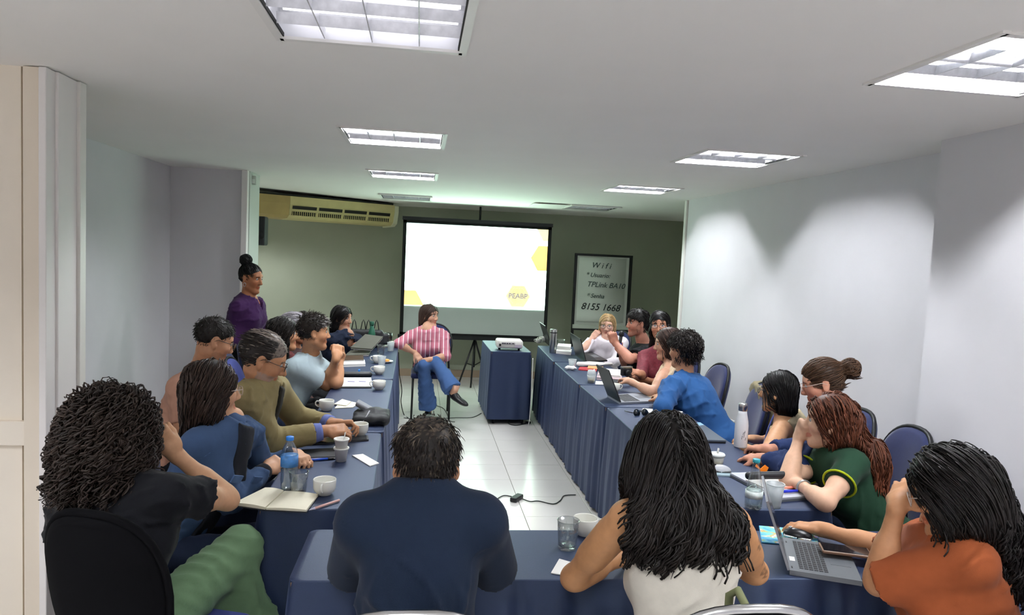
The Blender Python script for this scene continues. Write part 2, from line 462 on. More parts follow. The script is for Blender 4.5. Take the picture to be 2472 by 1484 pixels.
def tubes(P, R, C, sides=3):
    """P (N,K,3) paths, R (N,K) radii, C (N,K,3) colours -> verts, quads, colours"""
    N, K, _ = P.shape
    T = np.empty_like(P); T[:, 1:-1] = P[:, 2:]-P[:, :-2]; T[:, 0] = P[:, 1]-P[:, 0]; T[:, -1] = P[:, -1]-P[:, -2]
    T /= np.maximum(np.linalg.norm(T, axis=2, keepdims=True), 1e-9)
    ref = np.where(np.abs(T[..., 2:3]) < .8, np.array([0, 0, 1.]), np.array([1., 0, 0]))
    ref = np.broadcast_to(np.where(np.abs(T[:, :1, 2:3]) < .8, np.array([0, .3, 1.]), np.array([1., .3, 0])), P.shape)
    e1 = np.cross(T, ref); e1 /= np.maximum(np.linalg.norm(e1, axis=2, keepdims=True), 1e-9); e2 = np.cross(e1, T)
    vs = np.stack([P+R[..., None]*(cos(a)*e1+sin(a)*e2) for a in np.arange(sides)*2*pi/sides], 2)
    V = vs.reshape(-1, 3); C = np.repeat(C.reshape(-1, 3), sides, 0)
    b = (np.arange(N)[:, None]*K+np.arange(K-1)[None])*sides
    Q = np.stack([np.stack([b+k, b+(k+1) % sides, b+sides+(k+1) % sides, b+sides+k], -1) for k in range(sides)], 2).reshape(-1, 4)
    return V, Q, C

# ---------------------------------------------------------------- people
M_skin = mat('skin', 'c08a68', .5, attr=True, spec=.35, noise=.05, nscale=60, bump=.08, bscale=500)
M_hair = mat('hair', '201814', .5, attr=True, spec=.35)
M_eye = mat('eye', 'ffffff', .15, attr=True)
M_frame = mat('spectacle_frame', '1c1a1c', .3); M_framec = mat('spectacle_frame_clear', 'c9b8ae', .2, spec=.6)
M_lens = mat('spectacle_lens', 'ffffff', .02, alpha=.12, spec=.5)
CLOTH = {}
def cloth(hexc, rough=.85, sheen=.06, bs=450):
    key = 'cloth_'+hexc
    return mat(key, hexc, rough, noise=.05, nscale=30, bump=.3, bscale=bs, sheen=sheen, spec=.15)
def frame(F, pitch=0, roll=0):
    F = nrm([F[0], F[1], 0]); r = np.array([F[1], -F[0], 0]); z = np.array([0, 0, 1.]); p = radians(pitch); q = radians(roll)
    f = F*cos(p)+z*sin(p); u = -F*sin(p)+z*cos(p)
    return np.stack([r*cos(q)+u*sin(q), f, u*cos(q)-r*sin(q)], 1)
def on_ray(px, py, S0, L, Yg):
    """point on the sight line through the pixel at distance L from S0, nearest to depth Yg"""
    d = nrm(ray(px, py)); o = CAMP-np.asarray(S0); b = d @ o; c = o @ o-L*L; disc = b*b-c
    if disc < 0: p = CAMP+d*(-b); return S0+nrm(p-S0)*L
    ts = [-b-math.sqrt(disc), -b+math.sqrt(disc)]
    return min((CAMP+d*t for t in ts), key=lambda q: abs(q[1]-Yg))
def head_ops(C, R, s=1., fem=False, full=0., nose=1.):
    """skull, face, jaw, nose, lips, ears in the head frame: x right, y forward, z up"""
    P = lambda x, y, z: C+R @ (np.array([x, y, z])*s)
    j = .93 if fem else 1.
    o = [('+', el(P(0, -.012, .032), (.075*s, .097*s, .088*s), R, .02)),
         ('+', el(P(0, .022, -.022), ((.060+.006*full)*s*j, .066*s, .078*s), R, .03)),
         ('+', rc(P(-.046*j, -.004, -.058), P(-.012, .062, -.098), .024*s, .021*s, .028)),
         ('+', rc(P(.046*j, -.004, -.058), P(.012, .062, -.098), .024*s, .021*s, .028)),
         ('+', el(P(0, .070, -.100), (.020*s, .018*s, .016*s), R, .02)),
         ('+', el(P(-.040, .050, -.022), ((.024+.006*full)*s, .026*s, .024*s), R, .03)), ('+', el(P(.040, .050, -.022), ((.024+.006*full)*s, .026*s, .024*s), R, .03)),
         ('+', rc(P(-.040, .066, .031), P(.040, .066, .031), .014*s, .014*s, .02)),
         ('-', el(P(-.031, .096, .010), (.018*s, .018*s, .0105*s), R, .012)), ('-', el(P(.031, .096, .010), (.018*s, .018*s, .0105*s), R, .012)),
         ('+', rc(P(0, .082, .018), P(0, .104*nose, -.026), .0075*s, .0115*s, .012)),
         ('+', el(P(-.011, .094, -.032), (.0085*s, .010*s, .0075*s), R, .008)), ('+', el(P(.011, .094, -.032), (.0085*s, .010*s, .0075*s), R, .008)),
         ('+', el(P(0, .082, -.056), (.020*s, .0105*s, .0062*s), R, .006)), ('+', el(P(0, .081, -.068), (.018*s, .0105*s, .0072*s), R, .006)),
         ('-', rc(P(-.019, .094, -.0618), P(.019, .094, -.0618), .0018*s, .0018*s, .004))]
    for sx in (-1, 1):
        Re = R @ np.array(Matrix.Rotation(sx*-.35, 3, 'Z') @ Matrix.Rotation(.15, 3, 'X'))
        o += [('+', el(P(sx*.079, -.010, -.004), (.0085*s, .019*s, .032*s), Re, .010)),
              ('+', el(P(sx*.075, -.004, -.030), (.007*s, .010*s, .011*s), Re, .010)),
              ('-', el(P(sx*.089, -.002, .000), (.0075*s, .010*s, .018*s), Re, .006))]
    return o
def hand_ops(wr, d, n, side, pose, s=1.):
    """d: wrist to fingers, n: out of the back of the hand, side: direction of the thumb; pose: curl in degrees per joint, spread"""
    d = nrm(d); n = nrm(n-d*(n @ d)); t = nrm(side-d*(side @ d)-n*(side @ n)); R = np.stack([t, d, n], 1)
    cu, sp, th = pose
    o = [('+', rc(wr-d*.02, wr+d*.03*s, .026*s, .027*s, .02)), ('+', bx(wr+d*.058*s, (.040*s, .042*s, .014*s), R, .014, .013*s))]
    for i, (off, L, r) in enumerate(((.029, .074, .0086), (.0095, .082, .009), (-.0105, .077, .0086), (-.0295, .060, .0076))):
        p = wr+d*(.092-.004*abs(i-1))*s+t*off*s; a = 0; dd = nrm(d+t*(1.5-i)*sp)
        for q, fr in enumerate((.45, .31, .24)):
            a += radians(cu[q])*(1+.08*i); v = dd*cos(a)-n*sin(a); e = p+v*L*fr*s
            o.append(('+', rc(p, e, r*s*(1-.08*q), r*s*(.94-.09*q), .006))); p = e
    p = wr+d*.026*s+t*.030*s; td = nrm(d*.72+t*(.75-.55*th)-n*(.25+.55*th))
    e = p+td*.046*s; o.append(('+', rc(p-td*.012*s, e, .0150*s, .0108*s, .016)))
    td2 = nrm(td+d*(.45)-n*.35*th-t*.3*th); o.append(('+', rc(e, e+td2*.034*s, .0105*s, .0085*s, .005)))
    return o
POSE = {'relax': ((22, 28, 18), .10, .4), 'flat': ((6, 8, 6), .10, .1), 'fist': ((78, 88, 55), .0, .9), 'loose': ((48, 55, 35), .03, .7),
        'grip': ((38, 48, 30), .06, .8), 'spread': ((14, 26, 18), .26, .3), 'mouse': ((12, 32, 20), .14, .2), 'pinch': ((42, 38, 22), .05, .75)}

def build_hair(prs, C, R, s, body, style, col, seed, n, L, r=.0018, K=12, **kw):
    """a hair volume plus locks that run along its surface, in one mesh"""
    n = int(n*.58); r = r*1.26; K = max(5, int(K*.85)) if K > 8 else K
    g = np.random.default_rng(seed); P = lambda x, y, z: C+R @ (np.array([x, y, z])*s)
    cap = kw.get('cap', .008); vol = [el(P(0, -.014, .036), ((.078+cap)*s, (.100+cap)*s, (.089+cap)*s), R, .02)]+list(kw.get('extra', ()))
    fz = kw.get('front', .062); low = kw.get('low', -.07)
    ops = [('+', q) for q in vol]
    ops.append(('-', el(P(0, .110, fz-.105), (.074*s, .085*s, .105*s), R, .012)))
    if style in ('short', 'crop'):
        ops += [('-', el(P(sx*.092, .002, -.012), (.030*s, .024*s, .036*s), R, .008)) for sx in (-1, 1)]
        ops.append(('<', (P(0, -.085, low), R @ nrm([0, .42, -1]))))
        ops += [('-', el(P(sx*.085, .075, -.02), (.05*s, .055*s, .075*s), R, .01)) for sx in (-1, 1)]
    elif style == 'bun':
        ops.append(('<', (P(0, -.085, -.085), R @ nrm([0, .6, -1]))))
        ops += [('-', el(P(sx*.092, .002, -.012), (.028*s, .022*s, .034*s), R, .008)) for sx in (-1, 1)]
    V, Q = sdf_mesh(ops, kw.get('hv', .0075)*1.2*max(s, 1)); base = np.array(col)
    N = vnormals(V, Q)
    # start points on the outer surface only
    d0 = np.abs(eval_pts(vol, V)); ok = d0 < .004
    if 'keep' in kw: ok &= kw['keep'](((V-C) @ R)/s)
    bp = list(body) if style == 'long' else []
    if bp: ok &= eval_pts(bp, V) > .012
    idx = np.flatnonzero(ok); idx = idx[g.integers(0, len(idx), n)]
    V = V+N*(np.maximum(folds(V, seed, kw.get('rf', 70), R[:, 1]), -.25)*kw.get('rough', .003)*.4)[:, None]
    V = V-N*.003
    Cc = base[None]*(.45+.4*g.random((len(V), 1)))
    grey = kw.get('grey')
    p = V[idx]+g.normal(0, .003, (n, 3)); loc = ((p-C) @ R)/s; nw = N[idx]
    comb = kw.get('comb', lambda q: np.stack([np.sign(q[:, 0]+.012)*.55, -.40+0*q[:, 0], -.25+0*q[:, 0]], 1)*np.clip(.5+q[:, 2:3]*6, .0, 1))
    gv = np.array(kw.get('gdir', (0, 0, -1.)), float); gw = kw.get('gw', .55)
    v = comb(loc) @ R.T+gv*gw+nw*kw.get('lift', .0)+g.normal(0, kw.get('jit', .10), (n, 3)); v /= np.linalg.norm(v, axis=1, keepdims=True)
    Lr = L(loc, g) if callable(L) else L*g.uniform(.6, 1.15, n)
    st = Lr/(K-1); off = g.uniform(-.002, kw.get('thick', .006), n); free = kw.get('free', 0)
    P_ = np.empty((n, K, 3)); P_[:, 0] = p
    for k in range(1, K):
        q = ((p-C) @ R)/s
        v = v*.62+.38*(comb(q) @ R.T+gv*gw); v /= np.linalg.norm(v, axis=1, keepdims=True)
        pn = p+v*st[:, None]
        if style != 'crop' and k >= free:
            d = eval_pts(vol, pn)-off; gr = grad_pts(vol, pn, .006); under = (gr[:, 2] < -.35) & (d > 0)
            mv = np.where(under, 0, np.clip(d, -.03, .03)); pn = pn-gr*mv[:, None]
        v = pn-p; v /= np.maximum(np.linalg.norm(v, axis=1, keepdims=True), 1e-9); p = pn; P_[:, k] = p
    t = np.linspace(0, 1, K)[None, :, None]
    lock = np.arange(n)
    if kw.get('locks'):
        cen = g.choice(n, kw['locks'], replace=False); lock = cen[np.argmin(((P_[:, None, 0]-P_[None, cen, 0])**2).sum(2), 1)]
        cl = kw.get('clump', .6)*np.clip(t*1.3, 0, 1); P_ = P_*(1-cl)+cl*(P_[lock]+(P_[:, :1]-P_[lock][:, :1])*(1-.85*t))
    amp, lam = kw.get('curl', 0), kw.get('lam', .03)
    if amp:
        T = np.diff(P_, axis=1, append=P_[:, -1:]*2-P_[:, -2:-1]); T /= np.maximum(np.linalg.norm(T, axis=2, keepdims=True), 1e-9)
        a1 = np.cross(T, np.array([.3, .5, .8])); a1 /= np.maximum(np.linalg.norm(a1, axis=2, keepdims=True), 1e-9); a2 = np.cross(T, a1)
        ph = (g.uniform(0, 2*pi, (n, 1))[lock]+g.normal(0, .35 if kw.get('locks') else 3, (n, 1))) if not kw.get('coherent') else (loc @ np.array([26, 20, 0]))[:, None]+g.normal(0, .35, (n, 1))
        s0 = (-loc[:, 2:3]) if kw.get('coherent') else 0
        sl = (s0+t[..., 0]*Lr[:, None])*2*pi/(lam*(g.uniform(.8, 1.25, (n, 1))[lock] if not kw.get('coherent') else 1))+ph
        aa = amp*g.uniform(.6, 1.3, (n, 1))[lock]*np.clip(.15+t[..., 0]*kw.get('ramp', 2.), 0, 1)
        if kw.get('crown'): aa = aa*np.clip((kw['crown']-loc[:, 2:3])*9, .05, 1)
        P_ = P_+(aa*np.cos(sl))[..., None]*a1+(aa*np.sin(sl))[..., None]*a2
    rr = r*g.uniform(.7, 1.3, (n, 1))*(.55+.45*np.sin(pi*np.clip(t[..., 0]*1.02+.04, 0, 1))); rr[:, -1] *= .3
    cut = np.zeros((n, K), bool)
    if bp: cut |= (eval_pts(bp, P_.reshape(-1, 3)) < .008).reshape(n, K)
    if 'zmin' in kw: cut |= P_[..., 2] < C[2]+kw['zmin']+g.uniform(-.02, .02, (n, 1))
    dead = np.cumsum(cut, 1) > 0
    for k in range(1, K):
        m_ = dead[:, k]; P_[m_, k] = P_[m_, k-1]+np.array([0, 0, -1e-5]); rr[m_, k] = 1e-5
    br = g.uniform(.7, 1.35, (n, 1, 1))*g.uniform(.65, 1.5, (n, 1, 1))[lock]*(1+kw.get('tip', .0)*np.clip(-loc[:, 2]*4, 0, 1)[:, None, None]*(.5+t))
    cs = np.broadcast_to(base, (n, K, 3))*br
    if grey is not None:
        gm = (g.random(n) < grey(loc))[:, None, None]; cs = np.where(gm, np.array(kw.get('greycol', (.30, .28, .27)))*br, cs)
        Cc = np.where((g.random(len(V)) < grey(((V-C) @ R)/s))[:, None], np.array(kw.get('greycol', (.30, .28, .27)))*.8, Cc)
    tv, tq, tc = tubes(P_, rr, cs)
    return raw('hair', np.concatenate([V, tv]), [np.concatenate([Q, tq+len(V)])], M_hair, prs, np.concatenate([Cc, tc]))

def glasses(prs, C, R, s=1., m=None, rx=.025, rz=.018, sun=False):
    mb = MB(); P = lambda x, y, z: C+R @ (np.array([x, y, z])*s)
    for sx in (-1, 1):
        mb.tube([P(sx*.034+rx*cos(a)*abs(cos(a))**-.3*(1 if abs(cos(a)) > 1e-3 else 0), .104-.25*abs(rx*cos(a))*.3, .006+rz*sin(a)) for a in np.linspace(.01, 2*pi+.01, 21)[:-1]], .0017*s, 6, closed=True)
        mb.tube([P(sx*.058, .100, .014), P(sx*.077, .055, .014), P(sx*.083, .0, .014), P(sx*.083, -.018, .0)], .0016*s, 6)
    mb.tube([P(-.009, .106, .010), P(0, .108, .013), P(.009, .106, .010)], .0015*s, 6)
    g = mb.build('glasses', m or M_frame, prs)
    l = MB()
    for sx in (-1, 1): l.add([P(sx*.034+rx*.95*cos(a), .103, .006+rz*.95*sin(a)) for a in np.linspace(0, 2*pi, 17)[:-1]], [tuple(range(16))])
    l.build('lens', mat('lens_dark', '15161a', .1) if sun else M_lens, g)
    return g

TOPZ = .757
DEBUG = False
def over_table(p):
    x, y = p[0], p[1]
    return (2.10 < y < 2.51 and -.36 < x < 2.15) or (2.70 < y < 7.36 and (-.60 < x < -.15 or 1.25 < x < 1.80))
def joint(q, S0, L, clear):
    if q[0] == 'w': return np.array(q[1:], float)
    j = on_ray(q[0], q[1], S0, L, q[2])
    if over_table(j) and j[2] < TOPZ+clear:
        k = onz(q[0], q[1], TOPZ+clear)
        if np.linalg.norm(k-j) < .09: j = k
        else: j = np.array([j[0], j[1], TOPZ+clear])
    return j
def person(label, head, F, pitch=0, roll=0, shR=None, shL=None, pelvis=None, elR=None, wrR=None, haR=None, elL=None, wrL=None, haL=None,
           poseR='relax', poseL='relax', nR=(0, 0, 1), nL=(0, 0, 1), skin='c59a7c', s=1., fem=False, vox=.006, shirt=None, legs=None,
           hair=None, specs=None, beard=None, girth=1., full=0., up=.285, fore=.25, eyecol='3a2516', tattoo=False, knees=None, seed=1, nose=1., kwargs=None):
    vox = vox*1.18
    sk = np.array(lin(skin)); A3 = lambda q: at(*q) if q is not None else None
    C = A3(head); R = frame(F, pitch, roll); SR, SL = A3(shR), A3(shL); P0 = np.asarray(pelvis, float)
    r = nrm(SR-SL); mid = (SR+SL)/2; hw = np.linalg.norm(SR-SL)/2
    u0 = nrm(mid-P0); Nb = mid+u0*.045; u = nrm(Nb-P0); f = nrm(np.cross(u, r)); r = np.cross(f, u); RT = np.stack([r, f, u], 1)
    k_ = .88 if fem else 1.
    body = []; torso = []
    cc_ = lerp(P0, Nb, .70); bc = lerp(P0, Nb, .36)
    torso += [el(cc_+f*.0, (max(hw*.93, .135), .108*girth, .175), RT, .04), el(bc+f*.01*girth, (.135*girth*k_, .108*girth, .16), RT, .05), el(P0, (.165*girth, .125*girth, .125), RT, .05)]
    for sh in (SR, SL):
        torso += [rc(Nb-u*.05, sh-u*.005, .066*k_, .053*k_, .05), rc(Nb+u*.045-f*.01, lerp(Nb, sh, .75)+u*.005, .042*k_, .036*k_, .05)]
    if fem:
        for sx in (-1, 1): torso.append(el(lerp(P0, Nb, .62)+f*.085+r*sx*.068, (.062, .055, .060), RT, .04))
    skull = C+R @ np.array([0, -.022, -.055])*s
    neck = [rc(Nb-u*.03, lerp(Nb, skull, .5)-f*.002, .058*k_, .052*k_, .03), rc(lerp(Nb, skull, .45), skull, .052*k_, .050*k_, .03)]
    arms = {}
    def defl(p, a):
        if p[0] == 'el': return ('el', p[1], p[2], tuple(x-a for x in p[3]), p[4])
        return (p[0], p[1], p[2], p[3]-a, p[4]-a, p[5])
    da = .010 if (shirt and shirt.get('sleeve') != 'none') else 0
    ops = [('+', defl(q, da)) for q in torso[:1]+torso[3:]]+[('+', q) for q in neck]+head_ops(C, R, s, fem, full, nose)
    for nm, sh, e_, w_, h_, pose, nn, sgn in (('R', SR, elR, wrR, haR, poseR, nR, -1), ('L', SL, elL, wrL, haL, poseL, nL, 1)):
        if e_ is None: e = sh+np.array([0, 0, -up])+f*.06+r*(-sgn)*.05; wv = e+nrm(f+r*.5*sgn+np.array([0, 0, .15]))*fore; hv = wv+nrm(f+r*.6*sgn)*.1
        else:
            e = joint(e_, sh, up, .042); wv = joint(w_, e, fore, .034); hv = joint(h_, wv, .10, .024)
        if DEBUG and e_ is not None: print('ARM', label[:40], nm, 'sh', sh.round(2), 'e', e.round(2), 'w', wv.round(2), 'h', hv.round(2), 'up', round(float(np.linalg.norm(e-sh)), 2), 'fore', round(float(np.linalg.norm(wv-e)), 2))
        arms[nm] = (sh, e, wv)
        ops += [('+', rc(sh, e, .049*k_, .038*k_, .02)), ('+', rc(lerp(sh, e, .25), lerp(sh, e, .6), .047*k_, .044*k_, .03)),
                ('+', rc(e, wv, .039*k_, .026*k_, .015)), ('+', rc(lerp(e, wv, .12), lerp(e, wv, .45), .042*k_, .036*k_, .03))]
        d = nrm(hv-wv); nv = nrm(np.asarray(nn, float)); nv = nrm(nv-d*(nv @ d))
        sd = np.cross(nv, d)*(1 if nm == 'L' else -1)   # thumb side
        ops += hand_ops(wv, d, nv, sd, POSE[pose], .98*k_ if not fem else .9)
    V, Q = sdf_mesh(ops, vox)
    q = ((V-C) @ R)/s
    col = np.repeat(sk[None], len(V), 0)
    lip = (np.abs(q[:, 0]) < .023) & (q[:, 1] > .070) & (q[:, 1] < .0965) & (np.abs(q[:, 2]+.062) < .012*np.sqrt(np.maximum(1-(q[:, 0]/.026)**2, 0))+.001)
    col[lip] = col[lip]*(np.array([.86, .56, .58]) if fem else np.array([.92, .74, .74]))
    brow = (np.abs(np.abs(q[:, 0])-.032) < .021) & (q[:, 1] > .055) & (q[:, 1] < .10) & (np.abs(q[:, 2]-(.030-.15*np.abs(np.abs(q[:, 0])-.032))) < .0045)
    hc = np.array(lin(hair['col']))
    col[brow] = hc*1.2+.004
    cheek = np.exp(-(((np.abs(q[:, 0])-.045)/.02)**2+((q[:, 2]+.03)/.02)**2))*(q[:, 1] > .03)*(q[:, 1] < .12); col *= 1-cheek[:, None]*np.array([0, .10, .08])
    if beard is not None:
        gb = np.random.default_rng(seed); bm = (q[:, 2] < -.048-.3*np.clip(.03-q[:, 1], -.02, .05)*0) & (q[:, 1] > -.002) & (q[:, 1] < .105) & (q[:, 2] > -.135) & (np.abs(q[:, 0]) < .075)
        bm &= (q[:, 2] < -.03-.35*(q[:, 1]-.0)+.0) | (q[:, 2] < -.074) | ((q[:, 2] < -.046) & (q[:, 2] > -.055) & (q[:, 1] > .06))
        bm &= ~lip; bcol, ba = np.array(lin(beard[0])), beard[1]
        aa = (ba*(.75+.5*gb.random(len(V))))[:, None]; col = np.where(bm[:, None], col*(1-np.clip(aa, 0, 1))+bcol*np.clip(aa, 0, 1), col)
    if tattoo:
        sh, e, wv = arms['R']; ax = nrm(e-sh); tt = (V-sh) @ ax; side = nrm(r-ax*(r @ ax)); back = np.cross(ax, side)
        x = (V-sh) @ side; y = (V-sh) @ back; ang = np.arctan2(y, x)
        for (t0, a0, ra, ha) in ((.115, .35, .022, .8), (.205, .5, .020, .8), (.235, .1, .014, .7), (.26, .8, .022, .6), (.185, .15, .010, .8)):
            dd = np.hypot(tt-t0, (np.angle(np.exp(1j*(ang-a0))))*.045)
            near = (np.abs(tt-.15) < .16) & (np.hypot(x, y) < .075)
            mk = near & (dd < ra) & (np.sin(tt*310+ang*9)+np.sin(ang*16+tt*90) > -.5); col[mk] *= np.array([.45, .46, .5])
    b = raw('person', V, [Q], M_skin, None, col)
    tag(b, label, 'person', 'people around the U of tables')
    # eyes
    for sx in (-1, 1):
        mb = MB(); mb.lathe([(0.0119*sin(a), -.0119*cos(a)) for a in np.linspace(.001, pi-.001, 11)], 14)
        v = np.array(mb.v); fc = (v[:, 2] > .0119*cos(.48)); pu = v[:, 2] > .0119*cos(.22)
        ce = np.where(pu[:, None], .005, np.where(fc[:, None], np.array(lin(eyecol)), .42))
        v = np.stack([v[:, 0], v[:, 2], v[:, 1]], 1)*s+np.array([sx*.031, .0738, .010])*s
        raw('eye', C+v @ R.T, [np.array([ff for ff in mb.f if len(ff) == 4])], M_eye, b, ce)
    # clothes
    bodyc = [p for p in torso]+neck[:1]+[rc(sh, e, .055, .045, .03) for sh, e, w_ in arms.values()]
    if shirt:
        t = shirt.get('t', .012)
        def infl(p, a=t):
            if p[0] == 'el': return ('el', p[1], p[2], tuple(x+a for x in p[3]), p[4])
            return (p[0], p[1], p[2], p[3]+a, p[4]+a, p[5])
        so = [('+', infl(p)) for p in torso]
        slv = shirt.get('sleeve', 'short'); st = shirt.get('st', .55)
        nk = shirt.get('neck', 'crew'); nd = nrm(skull-Nb); hole = nrm(f*.14+u)
        if slv != 'none':
            for sh, e, wv in arms.values():
                if slv == 'short':
                    en = lerp(sh, e, st); so.append(('+', cc(sh, en, (.054+t)*k_, (.050+t*1.2)*k_+shirt.get('flare', 0), .03)))
                else:
                    f2 = shirt.get('f2', .93); en = lerp(e, wv, f2)
                    so += [('+', rc(sh, e, (.054+t)*k_, (.043+t)*k_, .03)), ('+', cc(e, en, (.044+t)*k_, (.029+t*1.1)*k_, .02))]
        else:
            for sx, sh in ((1, SR), (-1, SL)):
                so.append(('-', el(sh+r*sx*shirt.get('arm', .045)-u*.02, (.088, .16, .125), RT, .012)))
        if nk == 'v': so.append(('-', rc(Nb+f*.09+u*.05, Nb+f*.12-u*.09, .036, .008, .006)))
        if nk == 'scoop': so.append(('-', el(Nb+f*.06+u*.03, (.085, .13, shirt.get('scoop', .10)), RT, .006)))
        so.append(('<', (Nb+u*shirt.get('nz', .055), hole)))
        so.append(('-', rc(Nb-nd*.05, Nb+nd*.15, .058*k_, .062*k_, .004)))
        hem = P0-u*shirt.get('hem', .06)
        so.append(('<', (hem, -u)))
        V2, Q2 = sdf_mesh(so, shirt.get('vox', vox*1.2)*1.25); N2 = vnormals(V2, Q2)
        a = shirt.get('fold', .006); V2 = V2+N2*(np.maximum(folds(V2, seed+5, shirt.get('ff', 24), u*.8+f*.4), -.45)*a)[:, None]
        so_ = raw('shirt' if 'name' not in shirt else shirt['name'], V2, [Q2], shirt['m'], b)
        if shirt.get('inner') is not None:
            hw_ = shirt.get('iw', .036); io = [('+', infl(p_, t+.006)) for p_ in torso]+[('<', (Nb+r*hw_, r)), ('<', (Nb-r*hw_, -r)), ('<', (P0+f*.02, -f)), ('<', (Nb+u*.05, hole)), ('<', (P0, -u)), ('-', rc(Nb-nd*.05, Nb+nd*.15, .058*k_, .062*k_, .004))]
            Vi, Qi = sdf_mesh(io, .009); raw('inner_shirt', Vi, [Qi], shirt['inner'], b)
        if shirt.get('seam') is not None:
            sm_ = MB()
            for sh, e, wv in arms.values():
                ax = nrm(e-sh+r*0); x1 = nrm(np.cross(ax, [.2, .3, .9])); x2 = np.cross(ax, x1); c0 = lerp(sh, e, .10); rad = (.052+t)*k_+.003
                sm_.tube([c0+rad*(cos(a_)*x1+sin(a_)*x2) for a_ in np.linspace(0, 2*pi, 25)[:-1]], .0022, 6, closed=True)
            sm_.build('armhole_seam', shirt['seam'], so_)
            for sx in (-1, 1):
                pc_ = Nb-u*.14+r*sx*.085+f*(.108*girth+t+(.05 if fem else 0)); MB().box(pc_, (.075, .006, .03), rot=Matrix(RT.tolist())).build('pocket_flap', shirt['seam'], so_)
        if shirt.get('collar'):
            V3, Q3 = sdf_mesh([('+', cc(Nb-nd*.01, Nb+nd*.068, .084*k_, .068*k_, .004)), ('-', rc(Nb-nd*.08, Nb+nd*.15, .062*k_, .058*k_, .003)),
                               ('<', (Nb-nd*.012, -nd)), ('-', rc(Nb+f*.12+nd*.08, Nb+f*.085-nd*.04, .040, .010, .004))], .0048)
            raw('collar', V3, [Q3], shirt.get('cm', shirt['m']), so_)
        if shirt.get('cuff') is not None:
            for sh, e, wv in arms.values():
                q_ = MB()
                if slv == 'short':
                    c0, ax = lerp(sh, e, st-.03), nrm(e-sh); rad = (.050+t*1.2)*k_+shirt.get('flare', 0)+.002; x1 = nrm(np.cross(ax, [.2, .3, .9])); x2 = np.cross(ax, x1)
                    q_.tube([c0+rad*(cos(a_)*x1+sin(a_)*x2) for a_ in np.linspace(0, 2*pi, 25)[:-1]], .0048, 8, closed=True)
                else:
                    c0, ax = lerp(e, wv, shirt.get('f2', .93)), nrm(wv-e); rad = (.029+t*.7)*k_+.001
                    q_.tube([c0-ax*.012, c0+ax*.004, c0+ax*.020, c0+ax*.032], [rad*1.05, rad*1.04, rad*.97, rad*.93], 18)
                q_.build('cuff', shirt['cuff'], so_)
    if legs:
        lo = [('+', el(P0-u*.02, (.170*girth, .135*girth, .125), RT, .05))]
        kn, an = legs['knees'], legs['ankles']; ft = legs.get('feet')
        for sx, kk, aa in ((1, kn[0], an[0]), (-1, kn[1], an[1])):
            hip = P0+r*sx*.088-u*.03; kk, aa = np.asarray(kk, float), np.asarray(aa, float); w0 = legs.get('w', 1.)
            lo += [('+', rc(hip, kk, .092*w0, .068*w0, .04)), ('+', cc(kk, lerp(kk, aa, legs.get('len', .95)), .066*w0, legs.get('hemr', .058), .03))]
        V4, Q4 = sdf_mesh(lo, legs.get('vox', vox*1.7)*1.3); N4 = vnormals(V4, Q4)
        V4 = V4+N4*(folds(V4, seed+9, legs.get('ff', 22), f+u)*legs.get('fold', .0045))[:, None]
        raw('trousers', V4, [Q4], legs['m'], b)
        if legs.get('shoe', True):
            for i, aa in enumerate(an):
                aa = np.asarray(aa, float); fd = nrm(ft[i]) if ft else nrm([f[0], f[1], 0]); rr_ = nrm(np.cross(fd, [0, 0, 1.])); uu = np.cross(rr_, fd); Rf = np.stack([rr_, fd, uu], 1)
                V5, Q5 = sdf_mesh([('+', el(aa+fd*.02-uu*.035, (.036, .062, .042), Rf, .03)), ('+', el(aa+fd*.105-uu*.05, (.043, .095, .030), Rf, .03)), ('<', (aa-uu*.075, -uu))], .008)
                raw('shoe', V5, [Q5], legs.get('sm', mat('black_leather', '121214', .35)), b)
                ks = MB().tube([aa+uu*.07, aa-uu*.03], [.036, .036], 12); ks.build('ankle', M_skin2(skin), b)
    if hair: 
        h = dict(hair); c0 = np.array(lin(h.pop('col')))
        n, L, style = h.pop('n'), h.pop('L'), h.pop('style')
        ex = h.pop('extra', None)
        if ex: h['extra'] = [x(C, R, s) for x in ex]
        build_hair(b, C, R, s, bodyc, style, c0, seed, n, L, **h)
    if specs: glasses(b, C, R, s, *specs)
    info = dict(C=C, R=R, Nb=Nb, u=u, f=f, r=r, arms=arms, body=b, P0=P0, hw=hw)
    return info
def M_skin2(h): return mat('skin_plain_'+h, h, .5, spec=.35)
# ================================================================ the people
def seated(P, F, m, w=1., knee=.42, open_=.12, zk=.53, **kw):
    F = nrm([F[0], F[1], 0]); r = np.array([F[1], -F[0], 0]); P = np.asarray(P, float)
    kn = [P+F*knee+r*sx*open_ for sx in (1, -1)]
    for k in kn: k[2] = zk
    an = [k+F*.04 for k in kn]
    for a in an: a[2] = .085
    d = dict(knees=kn, ankles=an, m=m, w=w, fold=.005); d.update(kw); return d
denim = cloth('3f5d86', .9); dark_denim = cloth('232c40', .9); black_c = cloth('17181b', .9)
C_ = {}
who = None   # None builds everybody

